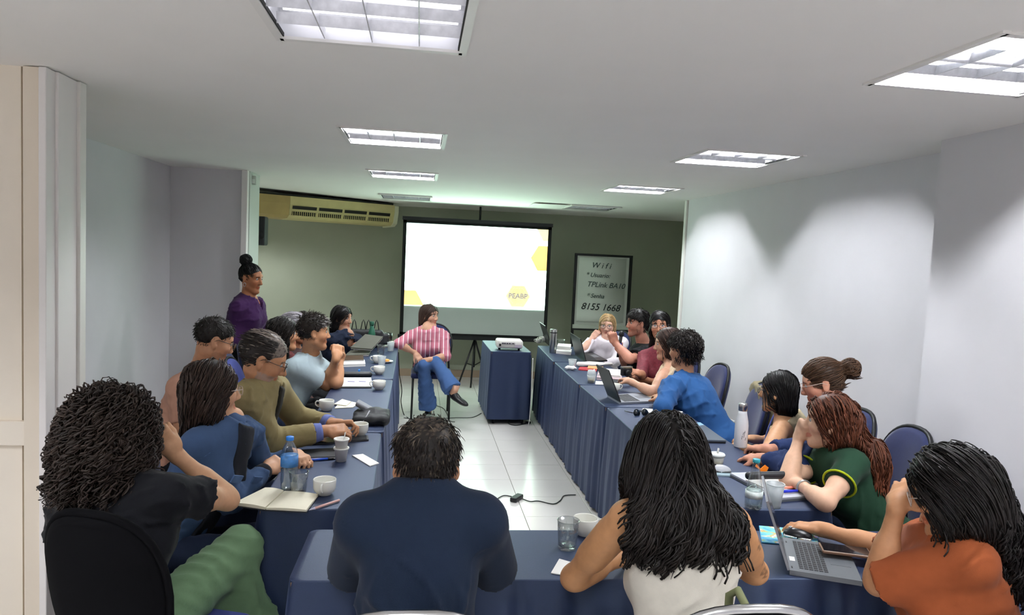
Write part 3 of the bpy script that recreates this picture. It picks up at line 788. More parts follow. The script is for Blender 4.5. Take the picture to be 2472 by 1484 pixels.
def P1():
    m = cloth('15161a', .9)
    P0 = (-.90, 2.28, .53); r_kn = at(580, 1322, 2.64); l_kn = np.array([-.62, 2.62, .50])
    C_['curl'] = person('person with dark curly hair, black T-shirt and green trousers, back to us at left',
        (268, 1050, 2.38), (.62, .78), pitch=-4, shR=(408, 1195, 2.27), shL=(165, 1222, 2.48), pelvis=P0,
        elR=(552, 1207, 2.42), wrR=(418, 1090, 2.36), haR=(378, 1040, 2.36), poseR='fist', nR=(.2, -1, .3),
        elL=(150, 1360, 2.62), wrL=(260, 1400, 2.75), haL=(330, 1400, 2.78), skin='c99b78', fem=True, s=.98, vox=.0048, seed=11,
        shirt=dict(m=m, sleeve='short', st=.50, t=.016, neck='crew', hem=.07, fold=.006, flare=.008, vox=.0075),
        legs=dict(knees=[r_kn, l_kn], ankles=[at(545, 1560, 2.58), (-.45, 2.72, .09)], m=cloth('647f60', .85), w=1.22, hemr=.095, len=.9, fold=.005, ff=30, vox=.009),
        hair=dict(style='long', col='2a201b', n=4400, locks=620, clump=.7, L=lambda q, g: g.uniform(.05, .12, len(q)), r=.0022, K=17, cap=.02, hv=.008, rough=.022, rf=36, gw=.4, jit=.8,
                  comb=lambda q: np.zeros((len(q), 3)), curl=.011, lam=.040, ramp=5., thick=.024, front=.06,
                  extra=[lambda C, R, s: el(C+np.array([.0, -.01, .0]), (.122, .125, .140), I3, .04), lambda C, R, s: el(C+np.array([-.02, -.02, -.065]), (.128, .115, .095), I3, .05)]), girth=1.08)
def P2():
    m = cloth('182233', .85)
    C_['navy'] = person('dark-haired man in a navy blue shirt, back to us at bottom centre',
        (1030, 1120, 1.86), (.02, 1), pitch=-12, shR=(1158, 1258, 1.80), shL=(878, 1260, 1.80), pelvis=(.02, 1.72, .53),
        elR=(1196, 1385, 1.98), wrR=(1110, 1335, 2.2), haR=(1060, 1310, 2.26), elL=(846, 1385, 1.98), wrL=(930, 1335, 2.2), haL=(980, 1310, 2.26),
        skin='b98768', vox=.0052, seed=12, up=.29, girth=1.10, nR=(0, 0, 1), nL=(0, 0, 1),
        shirt=dict(m=m, sleeve='short', st=.92, t=.018, neck='crew', collar=True, hem=.10, fold=.009, ff=17, nz=.07, vox=.0075),
        legs=seated((.02, 1.72, .53), (0, 1), dark_denim, w=1.05),
        hair=dict(style='crop', col='1d1612', n=4200, L=lambda q, g: np.where(q[:, 2] > .05, .030, np.where(q[:, 2] < -.05, .008, .016))*g.uniform(.7, 1.2, len(q)), r=.0011, K=5, cap=.007, lift=.55, gw=.25, low=-.125, hv=.006, rough=.004,
                  comb=lambda q: np.stack([0*q[:, 0], -.5+q[:, 2]*10*(q[:, 2] > .07), -.3+0*q[:, 0]], 1), front=.066, jit=.3, extra=[lambda C, R, s: el(C+R @ np.array([0, -.052, -.058]), (.058, .048, .062), R, .03)], grey=lambda q: .10+.25*(q[:, 2] > .07), greycol=(.10, .075, .055)), beard=('2a1e18', .6))
def P3():
    m = cloth('dcd5c8', .85)
    C_['tank'] = person('woman with long wavy black hair, white tank top and tattooed arm, back to us',
        (1608, 1112, 1.90), (-.05, 1), pitch=-10, shR=(1770, 1262, 1.84), shL=(1512, 1250, 1.84), pelvis=(.74, 1.72, .53),
        elR=(1825, 1380, 1.99), wrR=(1735, 1330, 2.2), haR=(1680, 1310, 2.27), elL=(1383, 1395, 1.98), wrL=(1500, 1345, 2.19), haL=(1560, 1325, 2.27),
        skin='c49065', fem=True, vox=.0052, seed=13, tattoo=True, up=.29, girth=1.06,
        shirt=dict(m=m, sleeve='none', t=.010, neck='scoop', scoop=.10, hem=.10, fold=.005, ff=18, arm=.052, nz=.0, vox=.0075),
        legs=seated((.74, 1.72, .53), (0, 1), dark_denim),
        hair=dict(style='long', col='17120f', n=3200, L=lambda q, g: g.uniform(.12, .22, len(q)), r=.0022, K=16, cap=.010, locks=190, clump=.75, curl=.017, lam=.12, ramp=1.5, crown=.05, thick=.014, rough=.022, rf=30,
                  extra=[lambda C, R, s: el(C+np.array([-.005, -.035, -.055]), (.120, .100, .125), I3, .05), lambda C, R, s: el(C+np.array([.020, -.115, -.150]), (.165, .080, .095), I3, .06)], zmin=-.235))
def P4():
    m = cloth('9a5230', .85)
    C_['rust'] = person('woman in a rust-orange T-shirt with long dark curls, hand raised to her glasses',
        (2296, 1190, 1.80), (-.78, .62), pitch=-20, shR=(2215, 1312, 2.06), shL=(2345, 1352, 1.70), pelvis=(1.62, 1.70, .53),
        elR=('w', 1.64, 2.215, .80), wrR=('w', 1.495, 2.40, .800), haR=('w', 1.43, 2.445, .795), poseR='mouse', nR=(0, 0, 1),
        elL=(2118, 1408, 1.82), wrL=(2168, 1215, 1.90), haL=(2186, 1160, 1.94), poseL='spread', nL=(-.85, -.2, .45),
        skin='c08c66', fem=True, vox=.0045, seed=14, up=.275, fore=.245, girth=1.15,
        shirt=dict(m=m, sleeve='short', st=.93, t=.018, neck='crew', hem=.10, fold=.009, ff=17, flare=.012, vox=.0075),
        legs=seated((1.62, 1.70, .53), (-.5, .85), cloth('4a6a90', .9)),
        hair=dict(style='long', col='15100e', n=3200, L=lambda q, g: g.uniform(.12, .22, len(q)), r=.0020, K=17, cap=.010, locks=260, clump=.75, curl=.014, lam=.07, ramp=1.8, crown=.02, thick=.014, rough=.007, gdir=(.2, -.08, -1),
                  comb=lambda q: np.stack([np.sign(q[:, 0])*.4, -.6+0*q[:, 0], -.1+0*q[:, 0]], 1)*np.clip(.5+q[:, 2:3]*6, 0, 1),
                  extra=[lambda C, R, s: el(C+np.array([.03, -.025, -.035]), (.105, .105, .115), I3, .05), lambda C, R, s: el(C+np.array([.085, -.035, -.125]), (.095, .085, .10), I3, .05), lambda C, R, s: el(C+np.array([.155, -.055, -.20]), (.065, .055, .085), I3, .05)], zmin=-.27),
        specs=(M_framec,))
def P5():
    C_['denim'] = person('woman with shoulder-length brown hair and glasses in a blue denim jacket, left side',
        (512, 945, 2.98), (.86, .5), pitch=-2, shR=(478, 1075, 2.86), shL=(598, 1040, 3.16), pelvis=(-.98, 2.92, .53),
        elR=(560, 1205, 3.02), wrR=(640, 1135, 3.2), haR=(682, 1105, 3.28), elL=('w', -.665, 3.28, .73), wrL=('w', -.545, 3.31, .80), haL=('w', -.47, 3.24, .795), poseL='grip', poseR='grip', nR=(.2, -.6, .8),
        skin='cf9f7e', fem=True, vox=.0055, seed=15, up=.27,
        shirt=dict(m=cloth('3b4f6e', .9, .06, 900), name='denim_jacket', sleeve='long', f2=.86, t=.020, neck='crew', collar=True, hem=.08, fold=.008, ff=22, cuff=cloth('1a1b20', .9), inner=cloth('1c1e24', .9), iw=.055, seam=cloth('4a6288', .9)),
        legs=seated((-.98, 2.92, .53), (.9, .1), dark_denim, open_=.08),
        hair=dict(style='long', col='2f221b', n=1800, L=.17, r=.0021, K=11, cap=.009, locks=150, clump=.5, curl=.005, lam=.12, thick=.007, rough=.004, extra=[lambda C, R, s: el(C-R[:, 1]*.035+np.array([0, 0, -.070]), (.092, .085, .110), R, .05)], zmin=-.19),
        specs=(M_framec,))
def P6():
    C_['olive'] = person('grey-haired bearded man in an olive jacket leaning over a white cup',
        (638, 868, 3.42), (.93, .12), pitch=-24, shR=(588, 965, 3.30), shL=(662, 940, 3.64), pelvis=(-1.03, 3.40, .53),
        elR=(655, 1065, 3.46), wrR=(786, 1040, 3.62), haR=(842, 1035, 3.72), poseR='grip', nR=(.1, -.5, 1), elL=(720, 1012, 3.66), wrL=(806, 1024, 3.82), haL=(862, 1020, 3.86), poseL='grip', nL=(0, .5, 1),
        skin='b98663', vox=.0052, seed=16, up=.29, fore=.255, girth=1.12,
        shirt=dict(m=cloth('8c7f5a', .8), name='jacket', sleeve='long', f2=.80, t=.022, collar=True, neck='v', hem=.10, fold=.006, ff=20, nz=.07, inner=cloth('26241f', .9), iw=.030, cuff=cloth('6c78b0', .9)),
        legs=seated((-1.03, 3.40, .53), (.95, .1), dark_denim),
        hair=dict(style='crop', col='2c2622', n=2000, L=lambda q, g: np.where(q[:, 2] > .05, .035, .018)*g.uniform(.7, 1.2, len(q)), r=.0014, K=5, cap=.006, lift=.25, gw=.1, low=-.085, jit=.2,
                  comb=lambda q: np.stack([0*q[:, 0], -.9+0*q[:, 0], -.1+0*q[:, 0]], 1), front=.072, grey=lambda q: np.clip(.04+.85*((q[:, 1] > .03) | (q[:, 2] > .105)), 0, .85), greycol=(.22, .18, .15)),
        specs=(M_frame, .023, .014), beard=('9a9390', .55), nose=1.06)
def P7():
    C_['peach'] = person('young man in a peach T-shirt with dark glasses, looking down, left side',
        (517, 822, 3.98), (.84, .42), pitch=-22, shR=(437, 935, 3.86), shL=(520, 915, 4.2), pelvis=(-1.34, 3.92, .53),
        skin='c89474', vox=.0058, seed=17,
        shirt=dict(m=cloth('c99a86', .85), sleeve='short', st=.6, t=.014, neck='crew', hem=.10),
        legs=seated((-1.34, 3.92, .53), (.9, .2), black_c),
        hair=dict(style='crop', col='1b1512', n=1500, L=lambda q, g: np.where(q[:, 2] > .05, .020, .010)*g.uniform(.7, 1.2, len(q)), r=.0014, K=4, cap=.004, lift=.6, gw=.2, low=-.070, front=.068, comb=lambda q: np.stack([0*q[:, 0], .3*(q[:, 2] > .06), -.2+0*q[:, 0]], 1), jit=.25),
        specs=(M_frame, .026, .017, True), beard=('4a352a', .25))
def P8():
    C_['polo'] = person('dark-haired man in a pale blue polo shirt, hands clasped before his chin',
        (758, 802, 5.10), (.95, .22), pitch=-2, shR=(712, 888, 4.98), shL=(772, 880, 5.34), pelvis=(-.99, 5.06, .53),
        elR=(790, 930, 5.08), wrR=(812, 862, 5.10), haR=(814, 832, 5.12), poseR='loose', nR=(.5, -.9, .1), elL=(812, 925, 5.3), wrL=(822, 862, 5.24), haL=(820, 832, 5.20), poseL='loose', nL=(.6, .8, .1),
        skin='c08c68', vox=.0054, seed=18, up=.285, fore=.245, girth=1.08,
        shirt=dict(m=cloth('a4b4ba', .85), sleeve='short', st=.72, t=.016, collar=True, hem=.10, fold=.008, ff=20, flare=.012, nz=.07),
        legs=seated((-.99, 5.06, .53), (.95, .1), dark_denim),
        hair=dict(style='crop', col='241d19', n=1700, L=lambda q, g: np.where(q[:, 2] > .05, .030, .016)*g.uniform(.7, 1.2, len(q)), r=.0016, K=5, cap=.010, lift=.45, gw=.1, low=-.095, front=.066, comb=lambda q: np.stack([0*q[:, 0], .25*(q[:, 2] > .05), .0+0*q[:, 0]], 1), jit=.25, grey=lambda q: .55*(q[:, 1] > .045)), beard=('5a4334', .2))
def P9():
    C_['maroon'] = person('dark-haired person in a maroon top half hidden behind the olive jacket',
        (684, 806, 5.42), (.95, .2), shR=(640, 878, 5.30), shL=(700, 872, 5.64), pelvis=(-1.15, 5.44, .53), skin='b98562', fem=True, vox=.0065, seed=19,
        shirt=dict(m=cloth('5a1c22', .85), sleeve='long', t=.014), legs=seated((-1.15, 5.44, .53), (.9, 0), black_c),
        hair=dict(style='long', col='17120f', n=600, L=.16, r=.0026, K=9, cap=.012, curl=.005, lam=.08, thick=.010, extra=[lambda C, R, s: el(C-R[:, 1]*.03+np.array([0, 0, -.06]), (.098, .095, .10), R, .05)]))
    C_['grey'] = person('person with swept silver-grey hair, between the maroon top and the pale blue polo',
        (712, 793, 5.95), (.96, .1), shR=(675, 862, 5.84), shL=(728, 858, 6.16), pelvis=(-1.12, 5.96, .53), skin='a86f52', vox=.0068, seed=20,
        shirt=dict(m=cloth('4b3a3a', .85), sleeve='long', t=.014), legs=seated((-1.12, 5.96, .53), (.9, 0), black_c),
        hair=dict(style='short', col='a09ca2', n=700, L=.06, r=.0024, K=6, cap=.012, gw=.1, front=.07, low=-.09, comb=lambda q: np.stack([0*q[:, 0], -.7+0*q[:, 0], .1+0*q[:, 0]], 1)))
    C_['hidden'] = person('person of whom only the dark crown of hair shows above the pale blue polo man',
        (738, 788, 6.45), (.96, .05), shR=(700, 850, 6.36), shL=(752, 848, 6.68), pelvis=(-1.10, 6.48, .53), skin='b07c5a', vox=.0072, seed=21,
        shirt=dict(m=cloth('2d3038', .85), sleeve='long', t=.014), legs=seated((-1.10, 6.48, .53), (.9, 0), black_c),
        hair=dict(style='short', col='2a211c', n=500, L=.04, r=.0026, K=6, cap=.012, low=-.09))
def P11():
    C_['scribe'] = person('black-haired woman in a dark navy top writing at the far left table end',
        (826, 768, 7.05), (.86, -.45), pitch=-4, shR=(797, 822, 6.92), shL=(862, 822, 7.10), pelvis=(-.98, 7.12, .50),
        elR=(822, 846, 6.94), wrR=(862, 832, 6.98), haR=(886, 822, 7.0), elL=(870, 838, 7.1), wrL=(890, 822, 7.02), haL=(905, 816, 6.98), nR=(0, -.4, 1),
        skin='b98a70', fem=True, vox=.0058, seed=22, s=.96, up=.25, fore=.23,
        shirt=dict(m=cloth('1d2434', .9), sleeve='long', f2=.35, t=.016, neck='crew', collar=True, hem=.1), legs=seated((-.98, 7.12, .50), (.9, -.2), black_c),
        hair=dict(style='long', col='0f0c0c', n=800, L=.2, r=.0024, K=10, cap=.008, thick=.006, extra=[lambda C, R, s: el(C-R[:, 1]*.045+np.array([0, 0, -.085]), (.092, .068, .13), R, .05)]))
def P12():
    P0 = np.array([-1.50, 6.30, .92])
    C_['stand'] = person('standing woman in a purple cardigan, black hair in a high bun',
        (606, 672, 6.30), (.93, -.35), pitch=-9, shR=(574, 742, 6.16), shL=(622, 738, 6.48), pelvis=P0,
        elR=(562, 815, 6.2), wrR=(575, 882, 6.10), haR=(582, 910, 6.08), elL=(640, 815, 6.5), wrL=(640, 880, 6.45), haL=(640, 905, 6.42), nR=(0, -1, 0), nL=(0, 1, 0),
        skin='a9704e', fem=True, vox=.0058, seed=23, up=.29, girth=1.15,
        shirt=dict(m=cloth('3b2148', .85), name='cardigan', sleeve='long', t=.018, neck='v', hem=.16, fold=.007),
        legs=dict(knees=[P0+(.04, -.09, -.44), P0+(.04, .09, -.44)], ankles=[(-1.48, 6.2, .085), (-1.48, 6.40, .085)], m=black_c, fold=.004),
        hair=dict(style='bun', col='0e0b0b', n=900, L=.07, r=.0018, K=7, cap=.001, gw=.0, gdir=(0, 0, 1), thick=.003, front=.074,
                  comb=lambda q: np.stack([-q[:, 0]*6, -.8+0*q[:, 0], .75+0*q[:, 0]], 1), extra=[lambda C, R, s: el(C+R @ np.array([0, -.075, .145]), (.050, .050, .047), R, .012)]))
    I = C_['stand']
    MB().tube([I['C']+I['R'] @ np.array([.083+.0*a, .004+.012*cos(a), -.050+.016*sin(a)]) for a in np.linspace(0, 2*pi, 15)[:-1]], .002, 6, closed=True).build('earring', mat('silver', 'd8d8d8', .25, metal=1), I['body'])
def P13():
    P0 = np.array([.14, 7.60, .53])
    pink = mat('pink_stripe', 'b8707c', .85)
    nt = pink.node_tree; b = nt.nodes['Principled BSDF']
    tc = nt.nodes.new('ShaderNodeTexCoord'); sp = nt.nodes.new('ShaderNodeSeparateXYZ'); nt.links.new(tc.outputs['Object'], sp.inputs[0])
    mm = nt.nodes.new('ShaderNodeMath'); mm.operation = 'MULTIPLY'; mm.inputs[1].default_value = 22.0; nt.links.new(sp.outputs[0], mm.inputs[0])
    fr = nt.nodes.new('ShaderNodeMath'); fr.operation = 'FRACT'; nt.links.new(mm.outputs[0], fr.inputs[0])
    rp = nt.nodes.new('ShaderNodeValToRGB'); rp.color_ramp.interpolation = 'CONSTANT'
    e = rp.color_ramp.elements; e[0].position = 0; e[0].color = (*lin('b4687a'), 1); e[1].position = .80; e[1].color = (*lin('e9d6da'), 1)
    e2 = e.new(.30); e2.color = (*lin('a85a70'), 1); e3 = e.new(.38); e3.color = (*lin('bd7484'), 1)
    nt.links.new(fr.outputs[0], rp.inputs[0]); nt.links.new(rp.outputs[0], b.inputs['Base Color'])
    lk, la = at(1052, 874, 7.22), at(1096, 945, 7.02)
    rk, ra = at(1022, 882, 7.20), at(1034, 990, 7.38)
    C_['pink'] = person('woman in a pink striped shirt and flared jeans seated cross-legged beside the screen',
        (1037, 762, 7.58), (.78, -.62), pitch=-2, shR=(992, 812, 7.52), shL=(1070, 812, 7.50), pelvis=P0,
        elR=(962, 838, 7.5), wrR=(1003, 853, 7.36), haR=(1016, 870, 7.32), elL=(1076, 860, 7.45), wrL=(1036, 868, 7.30), haL=(1014, 872, 7.28), nR=(0, -.6, 1), nL=(0, -.6, 1),
        skin='c99a80', fem=True, vox=.0055, seed=24, up=.25, fore=.22, s=.97, girth=.92,
        shirt=dict(m=pink, sleeve='long', f2=.25, t=.018, neck='crew', collar=True, hem=.06, fold=.007),
        legs=dict(knees=[rk, lk], ankles=[ra, la], m=cloth('44608e', .9), hemr=.098, len=.93, fold=.006, w=.92, feet=[(-.2, -1, 0), (.75, -.55, -.35)]),
        hair=dict(style='long', col='3c2b24', n=800, L=.18, r=.0022, K=10, cap=.006, thick=.006, extra=[lambda C, R, s: el(C-R[:, 1]*.04+np.array([0, 0, -.07]), (.088, .068, .115), R, .05)]))
    I = C_['pink']; n = I['Nb']; f = I['f']; u = I['u']; r = I['r']
    MB().tube([n+r*.05+f*.04+u*.02, n+r*.042+f*.105-u*.08, n+r*.012+f*.135-u*.20, n+f*.13-u*.235], .0035, 6).tube([n-r*.05+f*.04+u*.02, n-r*.040+f*.105-u*.08, n-r*.004+f*.135-u*.20, n+f*.13-u*.235], .0035, 6).build('lanyard', black_c, I['body'])
    mb = MB(); mb.box(n+f*.135-u*.30, (.055, .004, .08)); mb.build('badge', mat('paper_white', 'eeece8', .7), I['body'])
def P14():
    C_['blonde'] = person('blonde woman with glasses in a white blouse, hand at her cheek',
        (1466, 786, 7.48), (-.35, -.93), pitch=-4, shR=(1426, 832, 7.50), shL=(1502, 828, 7.42), pelvis=(2.02, 7.62, .52),
        elR=(1408, 860, 7.40), wrR=(1430, 815, 7.30), haR=(1446, 797, 7.32), poseR='loose', nR=(0, -.8, .5), elL=(1486, 872, 7.22), wrL=(1450, 882, 7.08), haL=(1432, 884, 7.02),
        skin='d3a591', fem=True, vox=.0058, seed=25, up=.26, fore=.23,
        shirt=dict(m=cloth('d8d0d6', .8), sleeve='long', f2=.85, t=.020, neck='crew', nz=.045, hem=.1, fold=.005),
        legs=seated((2.02, 7.62, .52), (-.6, -.7), dark_denim),
        hair=dict(style='long', col='b89a70', n=800, L=.17, r=.0022, K=10, cap=.005, thick=.005, extra=[lambda C, R, s: el(C-R[:, 1]*.045+np.array([0, 0, -.055]), (.086, .058, .115), R, .05)]),
        specs=(M_frame, .026, .019))
    I = C_['blonde']; n, f, u, r = I['Nb'], I['f'], I['u'], I['r']
    MB().tube([n+r*.07*cos(a)+f*(.075+.05*(1-abs(cos(a))))-u*(.02+.11*sin(a)) for a in np.linspace(0, pi, 13)], .003, 6).build('necklace', mat('beads', '4a4040', .4), I['body'])
def P15():
    C_['mic'] = person('dark-haired man in a black T-shirt holding a microphone near his mouth, right side',
        (1538, 780, 6.45), (-.95, -.22), pitch=-3, shR=(1548, 848, 6.66), shL=(1560, 852, 6.28), pelvis=(2.08, 6.50, .52),
        elR=(1512, 880, 6.62), wrR=(1496, 845, 6.46), haR=(1492, 828, 6.42), poseR='fist', nR=(0, .9, .3), elL=(1522, 868, 6.10), wrL=(1484, 826, 6.16), haL=(1478, 803, 6.18), poseL='fist', nL=(-.3, -1, .2),
        skin='c08670', vox=.0055, seed=26, girth=1.28, full=1., up=.27, fore=.24,
        shirt=dict(m=cloth('141519', .9), sleeve='short', st=.72, t=.018, neck='crew', hem=.1, flare=.008),
        legs=seated((2.08, 6.50, .52), (-.95, -.1), black_c),
        hair=dict(style='short', col='15110f', n=900, L=.05, r=.0019, K=6, cap=.013, gw=.35, low=-.085, front=.058, thick=.008, comb=lambda q: np.stack([0*q[:, 0], .7*(q[:, 1] > 0)-.3, -.2+0*q[:, 0]], 1)), beard=('3a2a26', .3))
def P16():
    C_['wine'] = person('woman with long black hair and glasses in a burgundy dress holding a phone, right side',
        (1593, 786, 5.92), (-.42, -.90), pitch=-2, roll=-4, shR=(1556, 862, 5.98), shL=(1640, 862, 5.82), pelvis=(2.12, 6.02, .53),
        elR=(1548, 905, 5.86), wrR=(1545, 902, 5.62), haR=(1524, 895, 5.54), elL=(1604, 934, 5.64), wrL=(1555, 915, 5.50), haL=(1530, 902, 5.48), poseR='grip', poseL='grip', nR=(.3, -.4, .8), nL=(.2, -.8, -.2),
        skin='bb8468', fem=True, vox=.0055, seed=27, up=.27, fore=.23,
        shirt=dict(m=mat('cloth_wine', '6e2430', .75, noise=.25, nscale=60, bump=.3, bscale=120), name='dress_top', sleeve='long', f2=.2, t=.014, neck='v', hem=.1, fold=.006),
        legs=seated((2.12, 6.02, .53), (-.7, -.5), mat('cloth_wine')),
        hair=dict(style='long', col='120e0e', n=900, L=.2, r=.0023, K=10, cap=.005, thick=.006, extra=[lambda C, R, s: el(C-R[:, 1]*.052+np.array([0, 0, -.09]), (.086, .055, .14), R, .05)], zmin=-.26),
        specs=(M_frame, .027, .015))
    C_['sliver'] = person('brown-haired person in a cream cardigan mostly hidden behind the bright blue shirt',
        (1612, 830, 5.38), (-.85, .2), pitch=-8, shR=(1640, 905, 5.5), shL=(1604, 902, 5.22), pelvis=(2.14, 5.42, .53),
        elR=(1660, 935, 5.6), wrR=(1640, 925, 5.7), haR=(1622, 915, 5.72), elL=(1578, 948, 5.20), wrL=(1525, 922, 5.40), haL=(1506, 912, 5.46), nL=(0, -.2, 1),
        skin='c99a80', fem=True, vox=.0062, seed=28, up=.27, fore=.25,
        shirt=dict(m=cloth('c9b59a', .85), name='cardigan', sleeve='long', f2=.97, t=.016, hem=.1), legs=seated((2.14, 5.42, .53), (-.9, 0), black_c),
        hair=dict(style='long', col='3d2a22', n=600, L=.16, r=.0024, K=9, cap=.010, thick=.01, extra=[lambda C, R, s: el(C-R[:, 1]*.04+np.array([0, 0, -.065]), (.092, .075, .11), R, .05)]))
def P18():
    C_['blue'] = person('man with tousled dark hair in a bright blue shirt, seen from behind, right side',
        (1650, 846, 4.82), (-.62, .78), pitch=-4, shR=(1692, 932, 4.94), shL=(1622, 934, 4.62), pelvis=(2.10, 4.62, .53),
        elR=('w', 2.00, 4.93, .70), wrR=('w', 1.80, 4.84, .80), haR=('w', 1.71, 4.83, .79), elL=(1600, 985, 4.60), wrL=(1597, 968, 4.84), haL=(1590, 955, 4.92), nL=(0, -.3, 1),
        skin='c08c6c', vox=.0056, seed=29, up=.27, fore=.25, girth=1.15,
        shirt=dict(m=cloth('2d568a', .85), sleeve='long', f2=.75, t=.018, collar=True, hem=.12, fold=.006, ff=18, nz=.07),
        legs=seated((2.10, 4.62, .53), (-.9, .1), dark_denim),
        hair=dict(style='short', col='1c1512', n=1500, L=.05, r=.0020, K=8, cap=.018, gw=.3, curl=.006, lam=.045, jit=.5, thick=.016, low=-.095, rough=.010, comb=lambda q: np.stack([0*q[:, 0], -.2+0*q[:, 0], -.2+0*q[:, 0]], 1)))
def P19():
    C_['beige'] = person('woman with straight black hair and glasses in a sleeveless beige top, right side',
        (1878, 945, 3.86), (-.76, .65), pitch=-4, shR=(1928, 1030, 4.02), shL=(1885, 1035, 3.70), pelvis=(2.28, 3.78, .53),
        elR=(1880, 1065, 4.08), wrR=(1822, 1060, 4.06), haR=(1785, 1056, 4.1), elL=(1852, 1095, 3.66), wrL=(1800, 1082, 3.84), haL=(1772, 1070, 3.9), nL=(0, -.2, 1),
        skin='c79670', fem=True, vox=.0056, seed=30, up=.25, fore=.23, s=.96, girth=.95,
        shirt=dict(m=cloth('b5a98a', .85), name='tank_top', sleeve='none', t=.012, neck='scoop', scoop=.06, hem=.1, arm=.055, nz=.02), legs=seated((2.28, 3.78, .53), (-.9, .1), black_c),
        hair=dict(style='long', col='100d0d', n=1200, L=.2, r=.0021, K=10, cap=.007, thick=.005, rough=.002, extra=[lambda C, R, s: el(C-R[:, 1]*.055+np.array([0, 0, -.09]), (.084, .055, .14), R, .05)], zmin=-.235),
        specs=(M_frame, .024, .017))
def P20():
    C_['bun'] = person('person with a messy brown bun, glasses and navy top behind the auburn-haired woman',
        (1985, 925, 3.42), (-.86, .42), pitch=-20, shR=(2040, 1020, 3.56), shL=(1975, 1045, 3.24), pelvis=(2.30, 3.38, .53),
        elR=(1935, 1080, 3.62), wrR=(1850, 1085, 3.62), haR=(1812, 1080, 3.62), elL=(1925, 1128, 3.24), wrL=(1842, 1108, 3.36), haL=(1800, 1102, 3.40), nL=(0, -.25, 1), poseL='relax',
        skin='c08870', vox=.0054, seed=31, up=.28, fore=.25, girth=1.1,
        shirt=dict(m=cloth('26345a', .9), sleeve='long', f2=.80, t=.018, hem=.1, fold=.008), legs=seated((2.30, 3.38, .53), (-.9, .1), dark_denim),
        hair=dict(style='bun', col='463021', n=1500, L=.06, r=.0018, K=9, cap=.005, gw=.0, thick=.004, low=-.09, front=.066, comb=lambda q: np.stack([-q[:, 0]*4, -1+0*q[:, 0], .15+0*q[:, 0]], 1),
                  extra=[lambda C, R, s: el(C+R @ np.array([0, -.145, .045]), (.046, .044, .046), R, .01), lambda C, R, s: el(C+R @ np.array([.02, -.155, .02]), (.03, .03, .035), R, .015)]),
        specs=(M_framec, .024, .016))
    I = C_['bun']; g = np.random.default_rng(4); c = I['C']+I['R'] @ np.array([.005, -.148, .04]); n = 220; d = g.normal(size=(n, 3)); d /= np.linalg.norm(d, axis=1, keepdims=True)
    e = np.cross(d, g.normal(size=(n, 3))); e /= np.linalg.norm(e, axis=1, keepdims=True); t = np.linspace(0, 2.2, 10)[None, :, None]
    Pp = c+.046*g.uniform(.85, 1.18, (n, 1, 1))*(d[:, None]*np.cos(t)+e[:, None]*np.sin(t)); tv, tq, tc_ = tubes(Pp, np.full((n, 10), .0022), np.broadcast_to(np.array(lin('4d3626'))*g.uniform(.6, 1.5, (n, 1, 1)), (n, 10, 3)))
    raw('hair_bun', tv, [tq], M_hair, I['body'], tc_)
def P21():
    lime = cloth('a5b520', .8)
    C_['red'] = person('auburn-haired woman in a dark green T-shirt with lime cuffs, chin on hand',
        (2003, 1018, 2.98), (-.84, .50), pitch=-3, shR=(1985, 1108, 3.14), shL=(2058, 1120, 2.84), pelvis=(2.12, 2.82, .53),
        elR=(1902, 1158, 3.10), wrR=(1930, 1052, 3.10), haR=(1944, 1015, 3.08), poseR='fist', nR=(-.9, -.3, .2), elL=(1995, 1213, 2.72), wrL=(1932, 1170, 2.92), haL=(1908, 1152, 2.98), nL=(0, -.2, 1),
        skin='d6ac90', fem=True, vox=.005, seed=32, up=.265, fore=.225,
        shirt=dict(m=cloth('1f3a2a', .85), sleeve='short', st=.55, t=.014, neck='crew', hem=.05, flare=.006, cuff=lime),
        legs=seated((2.12, 2.82, .53), (-.9, .2), dark_denim),
        hair=dict(style='long', col='58301f', n=2600, L=lambda q, g: g.uniform(.14, .24, len(q)), r=.0021, K=14, cap=.008, locks=200, clump=.6, curl=.008, lam=.13, crown=.0, thick=.008, rough=.005, tip=.7, gdir=(.22, -.16, -1),
                  extra=[lambda C, R, s: el(C-R[:, 1]*.055+np.array([.015, 0, -.075]), (.090, .080, .13), R, .05), lambda C, R, s: el(C-R[:, 1]*.155+np.array([.03, -.03, -.17]), (.085, .055, .115), R, .06)], zmin=-.28))
    I = C_['red']; sh, e, wv = I['arms']['L']; ax = nrm(wv-e); x1 = nrm(np.cross(ax, [0, 0, 1])); x2 = np.cross(ax, x1); c0 = lerp(e, wv, .86)
    MB().tube([c0+.029*(cos(a)*x1+sin(a)*x2) for a in np.linspace(0, 2*pi, 19)[:-1]], .006, 6, closed=True).build('bracelet', mat('silver_grey', 'b0b0ae', .3, metal=.8), I['body'])
    P0 = I['P0']; MB().tube([P0+I['u']*.055+.150*(cos(a)*I['r']*1.12+sin(a)*I['f']*.92) for a in np.linspace(0, 2*pi, 33)[:-1]], .014, 8, closed=True).build('belt', mat('belt_leather', '8a5a34', .5), I['body'])
PEOPLE = [P1, P2, P3, P4, P5, P6, P7, P8, P9, P11, P12, P13, P14, P15, P16, P18, P19, P20, P21]
for fn in PEOPLE:
    if who is None or fn.__name__ in who: fn()
# watch on the olive man's far wrist
if 'olive' in C_:
    I = C_['olive']; sh, e, wv = I['arms']['L']; ax = nrm(wv-e); x1 = nrm(np.cross(ax, [0, 0, 1])); x2 = np.cross(ax, x1); c0 = lerp(e, wv, .90)
    MB().tube([c0+.033*(cos(a)*x1+sin(a)*x2) for a in np.linspace(0, 2*pi, 19)[:-1]], .008, 6, closed=True).build('watch', mat('watch_pale', 'cfcabc', .4), I['body'])
